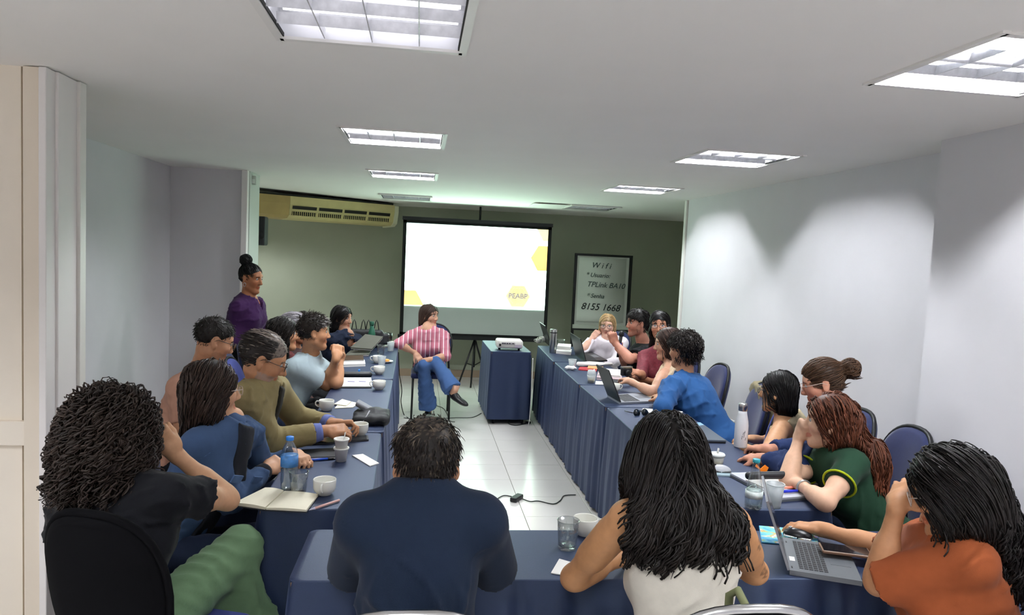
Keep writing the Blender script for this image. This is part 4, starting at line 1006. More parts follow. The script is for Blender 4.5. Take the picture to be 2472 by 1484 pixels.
# ================================================================ tables with navy cloths
M_navy = mat('navy_tablecloth', '161f3c', .52, noise=.05, nscale=25, bump=.25, bscale=500, sheen=.12, spec=.62, ior=1.6)
M_navy.node_tree.nodes['Principled BSDF'].inputs['Sheen Tint'].default_value = (.45, .55, 1, 1); M_navy.node_tree.nodes['Principled BSDF'].inputs['Specular Tint'].default_value = (.58, .74, 1, 1)
M_wood = mat('table_board', '8a6a48', .6)
M_blackm = mat('black_metal', '141416', .45, spec=.4)
M_chrome = mat('bright_metal', 'c8c8c8', .25, metal=1)
TZ = .75
def clothed_table(label, c, size, rz=0, short=(), seed=0, fold=.016, gap=.018, group='tables under navy cloths'):
    """c: centre; size: x, y; short: sides ('+x','-x','+y','-y') whose drop is short because people sit there"""
    r = empty('banquet_table', (c[0], c[1], 0), rz, label, 'table', group)
    hx, hy = size[0]/2, size[1]/2; rad = .03; g = np.random.default_rng(seed)
    loop = []
    for (sx, sy, a0) in ((1, 1, 0), (-1, 1, pi/2), (-1, -1, pi), (1, -1, 3*pi/2)):
        for k in range(6): loop.append((sx*(hx-rad)+rad*cos(a0+k*pi/10), sy*(hy-rad)+rad*sin(a0+k*pi/10), cos(a0+k*pi/10), sin(a0+k*pi/10)))
    L = []
    for i, p in enumerate(loop):
        q = loop[(i+1) % len(loop)]; d = math.hypot(q[0]-p[0], q[1]-p[1]); n = max(1, int(d/.018))
        for k in range(n):
            t = k/n; L.append([p[j]*(1-t)+q[j]*t for j in range(4)])
    L = np.array(L); n = len(L); s = np.cumsum(np.r_[0, np.hypot(np.diff(L[:, 0]), np.diff(L[:, 1]))])
    f1 = np.sin(s*34+2.2*np.sin(s*5.3+seed))*.6+np.sin(s*61+1.7*np.sin(s*8.1+1+seed))*.3+np.sin(s*13+seed)*.5
    bot = np.full(n, gap)
    for i in range(n):
        nx, ny = L[i, 2], L[i, 3]; side = ('+x' if nx > 0 else '-x') if abs(nx) > abs(ny) else ('+y' if ny > 0 else '-y')
        if side in short: bot[i] = .615
    for _ in range(10): bot = (np.roll(bot, 1)+bot+np.roll(bot, -1))/3
    rows = [0, .006, .02, .06, .14, .28, .45, .62, .8, 1.0]
    V = []; F = []
    V += [(x*(1-.02), y*(1-.02), TZ+.007) for x, y, _, _ in L]
    for t in rows:
        z = TZ+.006-(t*(TZ-bot)); z = np.where(t == 0, TZ+.0055, z)
        off = .001+fold*min(1, t*1.6)**.8*(f1+.9)*.8+.012*t
        V += [(L[i, 0]+L[i, 2]*off[i], L[i, 1]+L[i, 3]*off[i], z[i]) for i in range(n)]
    for k in range(len(rows)):
        for i in range(n): F.append((k*n+i, k*n+(i+1) % n, (k+1)*n+(i+1) % n, (k+1)*n+i)[::-1])
    F.append(tuple(range(n)))
    me = bpy.data.meshes.new('tablecloth'); me.from_pydata([tuple(map(float, v)) for v in V], [], F); me.update()
    me.polygons.foreach_set('use_smooth', [len(p.vertices) == 4 for p in me.polygons]); me.materials.append(M_navy)
    o = bpy.data.objects.new('tablecloth', me); COL.objects.link(o); o.parent = r
    MB().box((0, 0, TZ-.012), (size[0]-.012, size[1]-.012, .022)).build('tabletop', M_wood, r)
    for sx in (-1, 1):
        for sy in (-1, 1): MB().tube([(sx*(hx-.06), sy*(hy-.05), .0), (sx*(hx-.06), sy*(hy-.05), TZ-.024)], .014, 8).build('leg', M_blackm, r)
    return r
clothed_table('wide clothed table across the bottom in front of the three people with backs to us', (.90, 2.305), (2.50, .40), radians(-.9), ('-y',), 1)
clothed_table('clothed table at the near end of the left row, open notebook on it', (-.372, 3.30), (.415, 1.16), radians(1.2), ('-x',), 2)
clothed_table('middle clothed table of the left row, black camera bag on it', (-.378, 4.70), (.415, 1.60), radians(.4), ('-x',), 3)
clothed_table('far clothed table of the left row, crowded with notebooks and cups', (-.392, 6.44), (.415, 1.82), radians(.5), ('-x',), 4)
clothed_table('clothed table at the near end of the right row, silver laptop and papers on it', (1.51, 3.685), (.50, 1.93), radians(-1.2), ('+x',), 5)
clothed_table('short clothed table of the right row under the open dark laptop', (1.525, 5.07), (.50, .79), 0, ('+x',), 6)
clothed_table('third clothed table of the right row, yoghurt cup and book stack on it', (1.535, 6.06), (.50, 1.15), radians(-1), ('+x',), 7)
clothed_table('far clothed table of the right row, steel tumbler on it', (1.56, 7.26), (.50, 1.18), radians(-2), ('+x',), 8)
clothed_table('small clothed table carrying the projector in the middle of the aisle', (.955, 7.72), (.42, .92), radians(1.0), (), 9, fold=.008, gap=.05)

# ================================================================ chairs
M_blue = mat('chair_blue_fabric', '2b3a86', .85, noise=.08, nscale=60, bump=.3, bscale=700, sheen=.3)
M_dblue = mat('chair_navy_fabric', '1d2650', .85, noise=.08, nscale=60, bump=.3, bscale=700, sheen=.3)
M_blk = mat('chair_black_fabric', '0a0a0c', 1., noise=.08, nscale=60, spec=.08)
def chair_mesh():
    """seat, backrest, rim, frame tubes; the sitter faces local +y"""
    n = 40; out = []
    for k in range(n):
        a = 2*pi*k/n; c_, s_ = cos(a), sin(a)
        x = .205*abs(c_)**.75*(1 if c_ > 0 else -1)*(1-.10*max(0, -s_)); z = .225*abs(s_)**.8*(1 if s_ > 0 else -1); out.append((x, z))
    return out
OUT = chair_mesh()
def back_pt(x, z, d): # z measured from the middle of the back; leans backwards
    t = radians(11); return (x, -.225-(z+.225)*math.tan(t)-d+.035*(x/.2)**2, .725+z)
def make_chair(fab, rim, name='banquet_chair'):
    r = empty(name)
    MB().box((0, 0, .455), (.43, .42, .055), bev=.03).build('seat', fab, r)
    mb = MB(); n = len(OUT); rings = [(1, 0), (1, .016), (.9, .030), (.6, .036), (.25, .038)]
    P = []; F = []
    for sgn in (1, -1):
        for q, d in rings: P += [back_pt(x*q, z*q, -sgn*d if sgn > 0 else d) for x, z in OUT]
    R_ = len(rings)
    for s_ in (0, 1):
        b = s_*R_*n
        for k in range(R_-1):
            for i in range(n):
                f = (b+k*n+i, b+k*n+(i+1) % n, b+(k+1)*n+(i+1) % n, b+(k+1)*n+i); F.append(f[::-1] if s_ == 0 else f)
        f = tuple(range(b+(R_-1)*n, b+R_*n)); F.append(f[::-1] if s_ == 0 else f)
    mb.add(P, F, True); mb.build('backrest', fab, r)
    MB().tube([back_pt(x*1.035, z*1.03, 0) for x, z in OUT], .0115, 8, closed=True).build('back_rim', rim, r)
    for sx in (-1, 1):
        MB().tube([(sx*.19, .17, .435), (sx*.195, .185, .0)], .011, 8).build('leg', M_blackm, r)
        MB().tube([back_pt(sx*.18, -.05, .01), back_pt(sx*.19, -.22, .012), (sx*.195, -.20, .40), (sx*.195, -.235, .0)], .011, 8).build('leg', M_blackm, r)
    return r
protos = {}
def chair(P0, F, label, fab='blue', rim='black', back=.0, group='upholstered banquet chairs'):
    key = (fab, rim); F = nrm([F[0], F[1], 0]); rz = math.atan2(-F[0], F[1])
    if key not in protos: c = make_chair({'blue': M_blue, 'navy': M_dblue, 'black': M_blk}[fab], {'black': M_blackm, 'chrome': M_chrome}[rim]); protos[key] = c
    else: c = copy_tree(protos[key])
    c.location = (P0[0]+F[0]*(.03+back), P0[1]+F[1]*(.03+back), 0); c.rotation_euler = (0, 0, rz)
    tag(c, label, 'chair', group); return c
pq = at(245, 1300, 2.03)
pc1 = chair((pq[0]+.235*.3, pq[1]+.235*.95), (.3, .95), 'black-backed chair under the curly-haired person in green trousers', 'black', 'black', -.0); pc1.scale = (.87, 1., 1.06)
for ch in pc1.children:
    if ch.name.startswith('seat'): ch.data.materials[0] = M_blue
    if ch.name.startswith('back_rim'): ch.data.materials[0] = M_blk
pc2 = chair((.005, 1.715), (.0, 1), 'chair with a bright metal rim behind the man in navy', 'navy', 'chrome')
pc3 = chair((.755, 1.715), (.0, 1), 'chair with a metal rim behind the white tank top', 'black', 'chrome')
pc4 = chair((1.585, 1.76), (-.2, .98), 'navy chair behind the rust-orange T-shirt', 'navy', 'chrome')
for c_ in (pc2, pc3, pc4): c_.scale = (1, 1, 1.05)
chair((-.98, 2.90), (1, .1), 'blue chair of the woman in the denim jacket', 'blue')
chair((-1.03, 3.42), (1, .05), 'chair of the bearded man in the olive jacket', 'navy')
chair((-1.34, 3.95), (1, .1), 'dark chair of the young man in peach', 'navy')
chair((-1.00, 5.08), (1, .05), 'blue chair of the man in the pale polo', 'blue')
chair((-1.15, 5.46), (1, 0), 'chair under the person in the maroon top', 'navy')
chair((-1.12, 5.98), (1, 0), 'chair under the silver-haired person', 'navy')
chair((-1.10, 6.50), (1, 0), 'chair under the person hidden behind the pale polo', 'navy')
chair((-.98, 7.12), (1, -.3), 'chair of the woman writing at the far left', 'navy')
chair((.16, 7.64), (.0, -1), 'black-legged chair of the woman in striped pink shirt and jeans', 'navy', 'black')
chair((2.02, 7.64), (-.8, -.5), 'chair of the blonde woman in white', 'navy')
chair((2.09, 6.50), (-1, -.1), 'chair of the man with the microphone', 'navy')
chair((2.14, 6.0), (-.9, -.3), 'chair of the woman in burgundy', 'navy')
chair((2.15, 5.42), (-1, 0), 'chair of the person in the cream cardigan', 'navy')
chair((2.10, 4.62), (-1, .15), 'chair of the man in bright blue, olive coat over its back', 'navy')
chair((1.98, 4.26), (-.85, .52), 'empty bright blue chair by the right wall', 'blue', 'black', -.04)
chair((2.28, 3.80), (-1, .1), 'chair of the black-haired woman in sleeveless beige', 'navy')
chair((2.30, 3.38), (-1, .1), 'chair of the person with the messy brown bun', 'navy')
chair((2.10, 2.84), (-1, .12), 'navy chair of the redhead in dark green', 'navy')

sb = empty('shoulder_bag', (.735, 1.44, .80), 0, 'olive strap of a bag hung over the chair back of the tank-top woman', 'bag')
MB().tube([(-.012, .06, .05), (-.008, .068, .20), (0, .045, .222), (.006, .01, .20), (.004, -.012, .0)], .010, 8).build('strap', mat('olive_strap', '6f7350', .8), sb)
V, Q = sdf_mesh([('+', bx((0, -.03, -.12), (.14, .035, .12), I3, .02, .03))], .010); raw('bag_body', V, [Q], mat('olive_strap'), sb)
# soft coats: draped shells
def coat(name, label, ops, hexc, vox=.01, fold=.005, seed=3, cat='jacket'):
    V, Q = sdf_mesh(ops, vox); N = vnormals(V, Q); V = V+N*(folds(V, seed, 24, (0, 0, 1))*fold)[:, None]
    o = raw(name, V, [Q], cloth(hexc, .9)); return tag(o, label, cat)
F_ = nrm([-1, .15, 0]); b0 = np.array([2.10, 4.62, 0])-F_*.235; r_ = np.array([F_[1], -F_[0], 0]); Rb = np.stack([r_, F_, [0, 0, 1.]], 1)
coat('draped_coat', 'beige-olive coat draped over the chair of the man in bright blue', [('+', bx(b0+np.array([0, 0, .70])-F_*.05, (.235, .060, .245), Rb, .03, .055)), ('+', rc(b0+r_*.2+np.array([0, 0, .88])-F_*.05, b0+r_*.25+np.array([0, 0, .42])-F_*.06, .06, .045, .04))], '8a8066')
g0 = np.array([-.63, 3.06, .12])
coat('tote_bag', 'olive green cloth bag on the floor under the left table end', [('+', el((-.50, 2.66, .15), (.13, .09, .15), I3, .03)), ('+', rc((-.58, 2.66, .12), (-.42, 2.66, .14), .08, .08, .05))], '7f8550', fold=.006, cat='bag')

# ================================================================ projector screen
SY = 9.40; sxl, sxr, szb, szt = -.235, 1.705, .655, 2.135; slb = 1.03
scr = empty('projection_screen', ((sxl+sxr)/2, SY, 0), 0, 'large tripod projection screen showing a white and yellow slide', 'screen')
def sbox(nm, x0, x1, z0, z1, y0, y1, m, p=scr): return MB().box(((x0+x1)/2-(sxl+sxr)/2, (y0+y1)/2, (z0+z1)/2), (x1-x0, y1-y0, z1-z0)).build(nm, m, p)
M_scrw = mat('screen_fabric', 'b9c0bc', .9, bump=.05); M_scrb = mat('screen_border', '0c0d0e', .8)
sbox('screen_fabric', sxl+.03, sxr-.03, szb+.02, szt-.02, -.002, .002, M_scrw)
sbox('border', sxl, sxl+.045, szb, szt, -.006, -.002, M_scrb); sbox('border', sxr-.045, sxr, szb, szt, -.006, -.002, M_scrb)
sbox('border', sxl, sxr, szt-.035, szt, -.006, -.002, M_scrb); sbox('border', sxl, sxr, szb, szb+.03, -.006, -.002, M_scrb)
sbox('top_bar', sxl-.01, sxr+.01, szt, szt+.045, -.03, .03, M_blackm); sbox('bottom_bar', sxl-.02, sxr+.02, szb-.045, szb, -.04, .04, M_blackm)
SG = SCREEN_GAIN
M_slide = mat('slide_white', 'ffffff', .9, emit=(1.0*SG, 1.5*SG, 1.2*SG), estr=1.0)
M_sly = mat('slide_yellow', 'ffffff', .9, emit=lin('ffcf3f'), estr=1.0)
M_slp = mat('slide_pale', 'ffffff', .9, emit=lin('fff0a8'), estr=1.05)
M_sll = mat('slide_line', 'ffffff', .9, emit=lin('c9b9cf'), estr=.9); M_slu = mat('slide_purple', 'ffffff', .9, emit=lin('5b2a78'), estr=.5)
M_slc = mat('slide_cyan', 'ffffff', .9, emit=lin('d6fbf3'), estr=1.1)
x0, x1, zt, zb = sxl+.045, sxr-.045, szt-.035, slb
sbox('slide', x0, x1, zb, zt, -.0045, -.0035, M_slide)
xm = (sxl+sxr)/2; wS, hS = x1-x0, zt-zb
def hexa(nm, u, v, R, m, y, clip=True, k=1):
    P = [(u*wS+x0+R*cos(a), v*hS+zb+R*sin(a)) for a in np.arange(6)*pi/3]
    # clip against the slide rectangle (Sutherland-Hodgman)
    for ax, lim, sg in ((0, x0, 1), (0, x1, -1), (1, zb, 1), (1, zt, -1)):
        out = []
        for i in range(len(P)):
            a, b = P[i], P[(i+1) % len(P)]; ia, ib = sg*(a[ax]-lim) >= 0, sg*(b[ax]-lim) >= 0
            if ia: out.append(a)
            if ia != ib: t = (lim-a[ax])/(b[ax]-a[ax]); out.append((a[0]+(b[0]-a[0])*t, a[1]+(b[1]-a[1])*t))
        P = out
        if not P: return
    mb = MB(); mb.add([(p[0]-xm, y, p[1]) for p in P], [tuple(range(len(P)))[::-1]]); return mb.build(nm, m, scr)
hexa('slide_hexagon', .985, .645, .19, M_sly, -.0048); hexa('slide_hexagon', 1.02, 1.02, .20, M_slp, -.0048)
hexa('slide_hexagon', .02, .01, .22, M_sly, -.0048)
hexa('slide_emblem', .803, .165, .165, M_slp, -.0048); hexa('slide_emblem_inner', .803, .165, .150, mat('slide_mid', 'ffffff', .9, emit=lin('ffe27a'), estr=1.0), -.0050)
hl = MB()
for a in np.arange(6)*pi/3:
    c0 = np.array([.803*wS+x0-xm, -.0052, .165*hS+zb]); p = c0+.122*np.array([cos(a), 0, sin(a)]); q = c0+.122*np.array([cos(a+pi/3), 0, sin(a+pi/3)])
    for t0 in (.05, .3, .55, .8): hl.tube([lerp(p, q, t0), lerp(p, q, t0+.13)], .0016, 4)
hl.build('slide_emblem_outline', M_sll, scr)
for (a, b) in ((.56, .70), (.02, .12)): pass
for (u0, u1) in ((.13, .25), (.75, .86)):
    sbox('slide_band', x0+u0*wS, x0+u1*wS, zt-.016, zt-.004, -.0052, -.0048, mat('slide_peach', 'ffffff', .9, emit=lin('ffdcb0'), estr=1))
sbox('slide_edge', x0+.0, x0+.42*wS, zt-.012, zt, -.0050, -.0047, M_slc); sbox('slide_edge', x0+.0, x1, zb, zb+.012, -.0050, -.0047, M_slc)
def text(name, body, size, m, parent, loc, rot=(pi/2, 0, 0), shear=0, ext=0.0006, align='CENTER', bold=0):
    c = bpy.data.curves.new(name, 'FONT'); c.body = body; c.size = size; c.align_x = align; c.align_y = 'CENTER'; c.shear = shear; c.extrude = ext; c.offset = bold
    tmp = bpy.data.objects.new(name, c); COL.objects.link(tmp); bpy.context.view_layer.update(); me = bpy.data.meshes.new_from_object(tmp.evaluated_get(bpy.context.evaluated_depsgraph_get())); bpy.data.objects.remove(tmp); bpy.data.curves.remove(c); me.name = name; me.materials.clear(); me.materials.append(m); o = bpy.data.objects.new(name, me); COL.objects.link(o)
    if parent is not None: o.parent = parent
    o.location = loc; o.rotation_euler = rot; return o
text('emblem_lettering', 'PEABP', .092, M_slu, scr, (.803*wS+x0-xm, -.0056, .165*hS+zb), bold=.0016)
# faint strokes left of the washed-out title
st = MB()
for u, v, du, dv in ((.535, .70, -.012, -.04), (.548, .72, .0, -.06), (.558, .71, -.006, -.05), (.57, .70, -.01, -.05), (.585, .73, -.014, -.05), (.578, .735, .01, .0), (.54, .655, .022, 0),
                     (.448, .51, .012, -.008), (.49, .46, .006, -.012), (.52, .455, .008, .0), (.538, .50, -.010, -.055), (.545, .515, .006, .0), (.535, .44, .004, .0)):
    a = np.array([u*wS+x0-xm, -.0050, v*hS+zb]); st.tube([a, a+np.array([du*wS, 0, dv*hS])], .0022, 4)
st.build('slide_strokes', M_sll, scr)
# tripod
MB().tube([(.02, .05, .24), (.02, .05, szt+.22)], .014, 10).build('pole', M_blackm, scr)
hub = np.array([.02, .05, .62]); feet = [np.array([-.19, -.12, .012]), np.array([-.03, -.22, .012]), np.array([.22, .22, .012])]
for ft in feet:
    MB().tube([hub, ft], .0115, 8).build('leg', M_blackm, scr)
    MB().tube([lerp(hub, ft, .52), (.02, .05, .26)], .006, 6).build('brace', M_blackm, scr)
MB().tube([(.02, .02, szt+.04), (.02, .02, szt+.20)], .010, 8).build('top_hook', M_blackm, scr)

# ================================================================ flipchart easel
FY = 9.45
p0, p1, p2 = at(1387, 611, FY), at(1531, 617, FY), at(1380, 790, FY)
fx0, fx1, fz1, fz0 = (p0[0]+p2[0])/2, p1[0]-.02, (p0[2]+p1[2])/2, p2[2]
fc = empty('flipchart_easel', ((fx0+fx1)/2, FY, 0), 0, 'black-framed flipchart easel with handwritten network notes', 'easel')
fm = (fx0+fx1)/2; fw = fx1-fx0
def fbox(nm, x0, x1, z0, z1, y0, y1, m): return MB().box(((x0+x1)/2, (y0+y1)/2, (z0+z1)/2), (x1-x0, y1-y0, z1-z0), bev=.003).build(nm, m, fc)
M_board = mat('board_white', 'c7cbc2', .5)
M_paper = mat('paper_offwhite', 'd9ddd6', .8)
fbox('board', -fw/2+.02, fw/2-.02, fz0+.02, fz1-.02, -.006, .006, M_board)
fbox('frame_side', -fw/2, -fw/2+.035, 0.25, fz1, -.015, .015, M_blackm); fbox('frame_side', fw/2-.045, fw/2, 0.25, fz1, -.015, .015, M_blackm)
fbox('frame_top', -fw/2, fw/2, fz1-.03, fz1, -.018, .015, M_blackm)
fbox('tray', -fw/2+.01, fw/2, fz0-.005, fz0+.045, -.05, .01, mat('tray_pale', 'b9bfb4', .5)); fbox('tray_edge', -fw/2+.01, fw/2, fz0-.03, fz0-.006, -.05, .01, M_blackm)
for sx in (-1, 1): MB().tube([(sx*(fw/2-.02), 0, .3), (sx*(fw/2+.02), -.12, .0)], .012, 8).build('leg', M_blackm, fc)
MB().tube([(0, .02, fz1-.2), (0, .36, 0)], .012, 8).build('leg', M_blackm, fc)
pa = MB()
pw = fw-.13
for k in range(12):
    pass
nP = 10; Vp = []; Fp = []
for i in range(nP+1):
    t = i/nP; zz = fz1-.05-t*(fz1-fz0-.14); yy = -.009-.006*t**2-.010*(t > .95)
    Vp += [(-pw/2-.005, yy, zz), (pw/2-.02, yy, zz)]
for i in range(nP): Fp.append((2*i, 2*i+2, 2*i+3, 2*i+1))
pa.add(Vp, Fp, True); sh_ = pa.build('paper_sheet', M_paper, fc)
so = sh_.modifiers.new('t', 'SOLIDIFY'); so.thickness = .002
M_ink = mat('marker_ink', '3a4a48', .8); M_ink2 = mat('marker_ink_dark', '15191a', .8)
hF = fz1-fz0
for body, u, v, size, m in (('W i f i', -.05, .125, .125, M_ink), ('* Usuario:', -.10, .255, .095, M_ink), ('TPLink BA10', .06, .385, .118, M_ink), ('* Senha', -.13, .535, .095, M_ink), ('8155 1668', -.02, .685, .150, M_ink2)):
    text('handwriting', body, size*.84, m, fc, (u*fw*.9, -.0165, fz1-.03-v*hF), (pi/2, radians(1.5), 0), .28, .0004, 'CENTER', .0004)

# ================================================================ air conditioner under the ceiling
a0, a1 = at(640, 495, 8.72), at(957, 518, 9.62)
dx = a1-a0; Lc = math.hypot(dx[0], dx[1]); ang = math.atan2(dx[1], dx[0])
ac = empty('air_conditioner', (a0[0], a0[1], 0), ang, 'yellowed ceiling-mounted air conditioner left of the screen', 'air conditioner')
M_ac = mat('yellowed_plastic', 'c9bd84', .5, noise=.06, nscale=8); M_ac2 = mat('yellowed_plastic_dark', 'a8925a', .5, noise=.08, nscale=6); M_slot = mat('vent_dark', '1d1b14', .8)
zt_, zb_ = ceil_z(9.2)-.05, ceil_z(9.2)-.31
def prof_extr(name, prof, xa, xb, m, p):
    P = [(xa, y, z) for y, z in prof]+[(xb, y, z) for y, z in prof]; n = len(prof)
    F = [(i, (i+1) % n, n+(i+1) % n, n+i) for i in range(n)]+[tuple(range(n))[::-1], tuple(range(n, 2*n))]
    mb = MB(); mb.add(P, F, False); return mb.build(name, m, p)
pf = [(0, zt_), (-.0, zb_+.17), (.035, zb_+.035), (.09, zb_), (.30, zb_-.015), (.42, zt_-.02), (.42, zt_)]
prof_extr('body', pf, .30, Lc-.03, M_ac, ac)
prof_extr('side_section', pf, -.12, .298, M_ac2, ac)
prof_extr('end_cap', [(-.012, zt_-.01), (-.014, zb_+.17), (.02, zb_+.02), (.08, zb_-.015), (.31, zb_-.03), (.43, zt_-.03), (.43, zt_-.01)], Lc-.03, Lc+.025, mat('end_cap_pale', 'd7d6b8', .45), ac)
w4 = (Lc-.03-.36)/4
for k in range(4):
    xa = .33+k*w4
    q = MB(); q.add([(xa, .003, zb_+.150), (xa+w4-.03, .003, zb_+.150), (xa+w4-.03, .014, zb_+.112), (xa, .014, zb_+.112)], [(0, 1, 2, 3)[::-1]]); o = q.build('vent_slot', M_slot, ac); o.location.y = -.004
    q = MB(); q.add([(xa, .022, zb_+.083), (xa+w4-.03, .022, zb_+.083), (xa+w4-.03, .034, zb_+.038), (xa, .034, zb_+.038)], [(0, 1, 2, 3)[::-1]]); o = q.build('grille_slot', M_slot, ac); o.location.y = -.004
    gf = MB()
    for j in range(12): gf.box((xa+.012+(w4-.05)*j/11, .024, zb_+.06), (.006, .02, .05))
    gf.build('grille_fin', M_ac, ac)['kind'] = 'stuff'
MB().box((Lc/2-.1, .2, zt_+.012), (Lc+.1, .40, .022)).build('mounting_gap', M_slot, ac)
# loudspeaker and sensor on the end of the left partition
sp_ = empty('wall_speaker', tuple(at(629, 557, 7.75)), 0, 'black loudspeaker on the left partition end below the air conditioner', 'speaker')
MB().box((0, .06, 0), (.10, .16, .30), bev=.02).build('cabinet', mat('speaker_black', '15181a', .6), sp_); MB().box((-.045, .06, .02), (.05, .05, .12)).build('bracket', M_blackm, sp_)
MB().lathe([(.0, 0), (.035, 0), (.04, .006)], 16).build('driver_cone', M_blackm, sp_, loc=(0, -.021, -.05)).rotation_euler = (pi/2, 0, 0)
sn = empty('motion_sensor', tuple(at(613, 435, 7.3)), 0, 'small white alarm sensor at the top of the left partition post', 'sensor')
MB().box((0, .0, 0), (.05, .05, .085), bev=.012).build('housing', mat('sensor_white', 'c9cfc6', .5), sn); MB().box((.0, -.026, -.012), (.032, .006, .04), bev=.002).build('sensor_window', mat('sensor_window', 'e6efe8', .3), sn)
ou = empty('wall_outlet', tuple(at(1763, 1030, 6.1)*np.array([0, 1, 1])+np.array([2.852, 0, 0])), 0, 'white double outlet plate low on the right wall', 'outlet')
MB().box((0, 0, 0), (.012, .08, .125), bev=.004).build('plate', mat('outlet_white', 'e3e2de', .5), ou)
for z in (-.03, .03): MB().box((-.008, 0, z), (.004, .035, .03)).build('socket', mat('outlet_grey', '8b8b8b', .5), ou)
# ================================================================ things on the tables
TT = .758
M_china = mat('white_china', 'e4e4dc', .25, spec=.5); M_glass = thin('clear_glass', 'fbfdfc', .07); M_pet = thin('clear_plastic', 'fbfdfd', .06)
M_frost = thin('frosted_plastic', 'eef2f4', .05, .4, .45); M_water = thin('water', 'f6fbfb', .03)
M_white = mat('paper_white', 'eeece8', .7); M_cream = mat('paper_cream', 'efe9d2', .75); M_dgrey = mat('cover_dark_grey', '2b2c30', .6); M_ggrey = mat('cover_grey_green', '55564c', .7)
M_silver = mat('laptop_silver', 'c3c6cc', .4, metal=.4); M_lgrey = mat('laptop_grey', '6f7378', .45, metal=.4); M_lblack = mat('laptop_black', '15161a', .4); M_key = mat('key_black', '34363a', .5)
M_pearl = mat('yoghurt_cup', 'f2f0ea', .4)
def P2(x, y, z=TT): return onz(x, y, z)
def slab_at(pts, h, name, m, parent=None, z=TT, bev=0):
    c = sum(pts)/4.0; mb = MB(); P = [(p[0]-c[0], p[1]-c[1], 0) for p in pts]+[(p[0]-c[0], p[1]-c[1], h) for p in pts]
    ar = sum(P[i][0]*P[(i+1) % 4][1]-P[(i+1) % 4][0]*P[i][1] for i in range(4)); F = [(0, 1, 2, 3)[::-1], (4, 5, 6, 7)]+[(i, (i+1) % 4, 4+(i+1) % 4, 4+i) for i in range(4)]
    if ar < 0: F = [f[::-1] for f in F]
    mb.add(P, F); o = mb.build(name, m, parent); o.location = (c[0], c[1], z) if parent is None else (c[0]-parent.location[0], c[1]-parent.location[1], z-parent.location[2]); return o
def rect(cx, cy, w_, d_, ang):
    a = radians(ang); e, f = np.array([cos(a), sin(a), 0])*w_/2, np.array([-sin(a), cos(a), 0])*d_/2; c = np.array([cx, cy, 0.]); return [c-e-f, c+e-f, c+e+f, c-e+f]
def cup(px, label, hang, z=TT, s=1., group='white coffee cups', loc=None):
    p = P2(*px) if loc is None else np.array(loc); r = empty('coffee_cup', (p[0], p[1], z), radians(hang), label, 'cup', group)
    MB().lathe([(0, .004), (.024, 0), (.028, .002), (.030, .007), (.040, .017), (.0445, .030), (.0455, .062), (.044, .064), (.042, .060), (.041, .032), (.036, .020), (.022, .012), (0, .011)], 28).build('bowl', M_china, r)
    MB().tube([(.043, 0, .055), (.058, 0, .056), (.066, 0, .047), (.064, 0, .033), (.052, 0, .023), (.041, 0, .022)], .0042, 8).build('handle', M_china, r); r.scale = (s, s, s); return r
def tumbler(px, label, h=.095, rb=.031, rt=.038, m=None, name='drinking_glass', facet=True, group='drinking glasses', loc=None, water=0):
    p = P2(*px) if loc is None else np.array(loc); r = empty(name, (p[0], p[1], TT), 0, label, 'glass' if m is None else 'cup', group)
    fl_ = (lambda z, a: .025*cos(8*a)*(z < h*.75)) if facet else None
    MB().lathe([(0, .0), (rb, .0), (rb+(rt-rb)*.1, h*.1), (rb+(rt-rb)*.5, h*.5), (rt, h), (rt-.002, h), (rb+(rt-rb)*.5-.0022, h*.5), (rb-.001, h*.1), (0, .009)], 32, flute=fl_).build('body', m or M_glass, r)
    MB().tube([(rt*cos(a), rt*sin(a), h) for a in np.linspace(0, 2*pi, 33)[:-1]], .0014 if m is None else .0022, 6, closed=True).build('rim', m or M_glass, r)
    if water: MB().lathe([(0, .011), (rb-.003, .011), (rb+(rt-rb)*water-.004, h*water), (0, h*water)], 24).build('water', M_water, r)
    return r
# ---- left row, near to far
bk = empty('open_notebook', tuple(P2(650, 1212)), 0, 'open notebook with cream pages on the left table corner', 'notebook')
bl, bm_, br, tr, tm, tl = P2(562, 1222), P2(640, 1233), P2(740, 1238), P2(770, 1198), P2(686, 1190), P2(640, 1183)
slab_at([bl, bm_, tm, tl], .004, 'cover', M_dgrey, bk, TT); slab_at([bm_, br, tr, tm], .004, 'cover', M_dgrey, bk, TT)
for (a, b, c, d, hh) in ((bl, bm_, tm, tl, .013), (bm_, br, tr, tm, .010)):
    mb = MB(); n = 8; V = []; o_ = np.array(bk.location); cc0 = (a+b+c+d)/4
    for i in range(n+1):
        t = i/n; p, q = lerp(a, b, t), lerp(d, c, t); p, q = lerp(p, cc0, .03), lerp(q, cc0, .03); bul = hh*(.55+.45*math.sin(pi*(t*.8+.1)))
        V += [(p-o_)+np.array([0, 0, .004]), (p-o_)+np.array([0, 0, .004+bul]), (q-o_)+np.array([0, 0, .004+bul]), (q-o_)+np.array([0, 0, .004])]
    F = []
    for i in range(n):
        for k in range(3): F.append((4*i+k, 4*i+4+k, 4*i+5+k, 4*i+1+k))
    F += [(0, 1, 2, 3), (4*n+3, 4*n+2, 4*n+1, 4*n)]
    mb.add(V, F, False); mb.build('page_block', M_cream, bk)
def pen(a, b, label, hexc, r=.0045, z=.764, cat='pen', tip='2a2a2a'):
    a, b = P2(*a, z), P2(*b, z); o = empty('pen', tuple((a+b)/2), 0, label, cat); c = (a+b)/2
    MB().tube([a-c, lerp(a, b, .82)-c], r, 10).build('barrel', mat('pen_'+hexc, hexc, .3), o)
    MB().tube([lerp(a, b, .82)-c, lerp(a, b, .95)-c, b-c], [r*.95, r*.55, r*.2], 10).build('tip', mat('pen_'+tip, tip, .3), o); return o
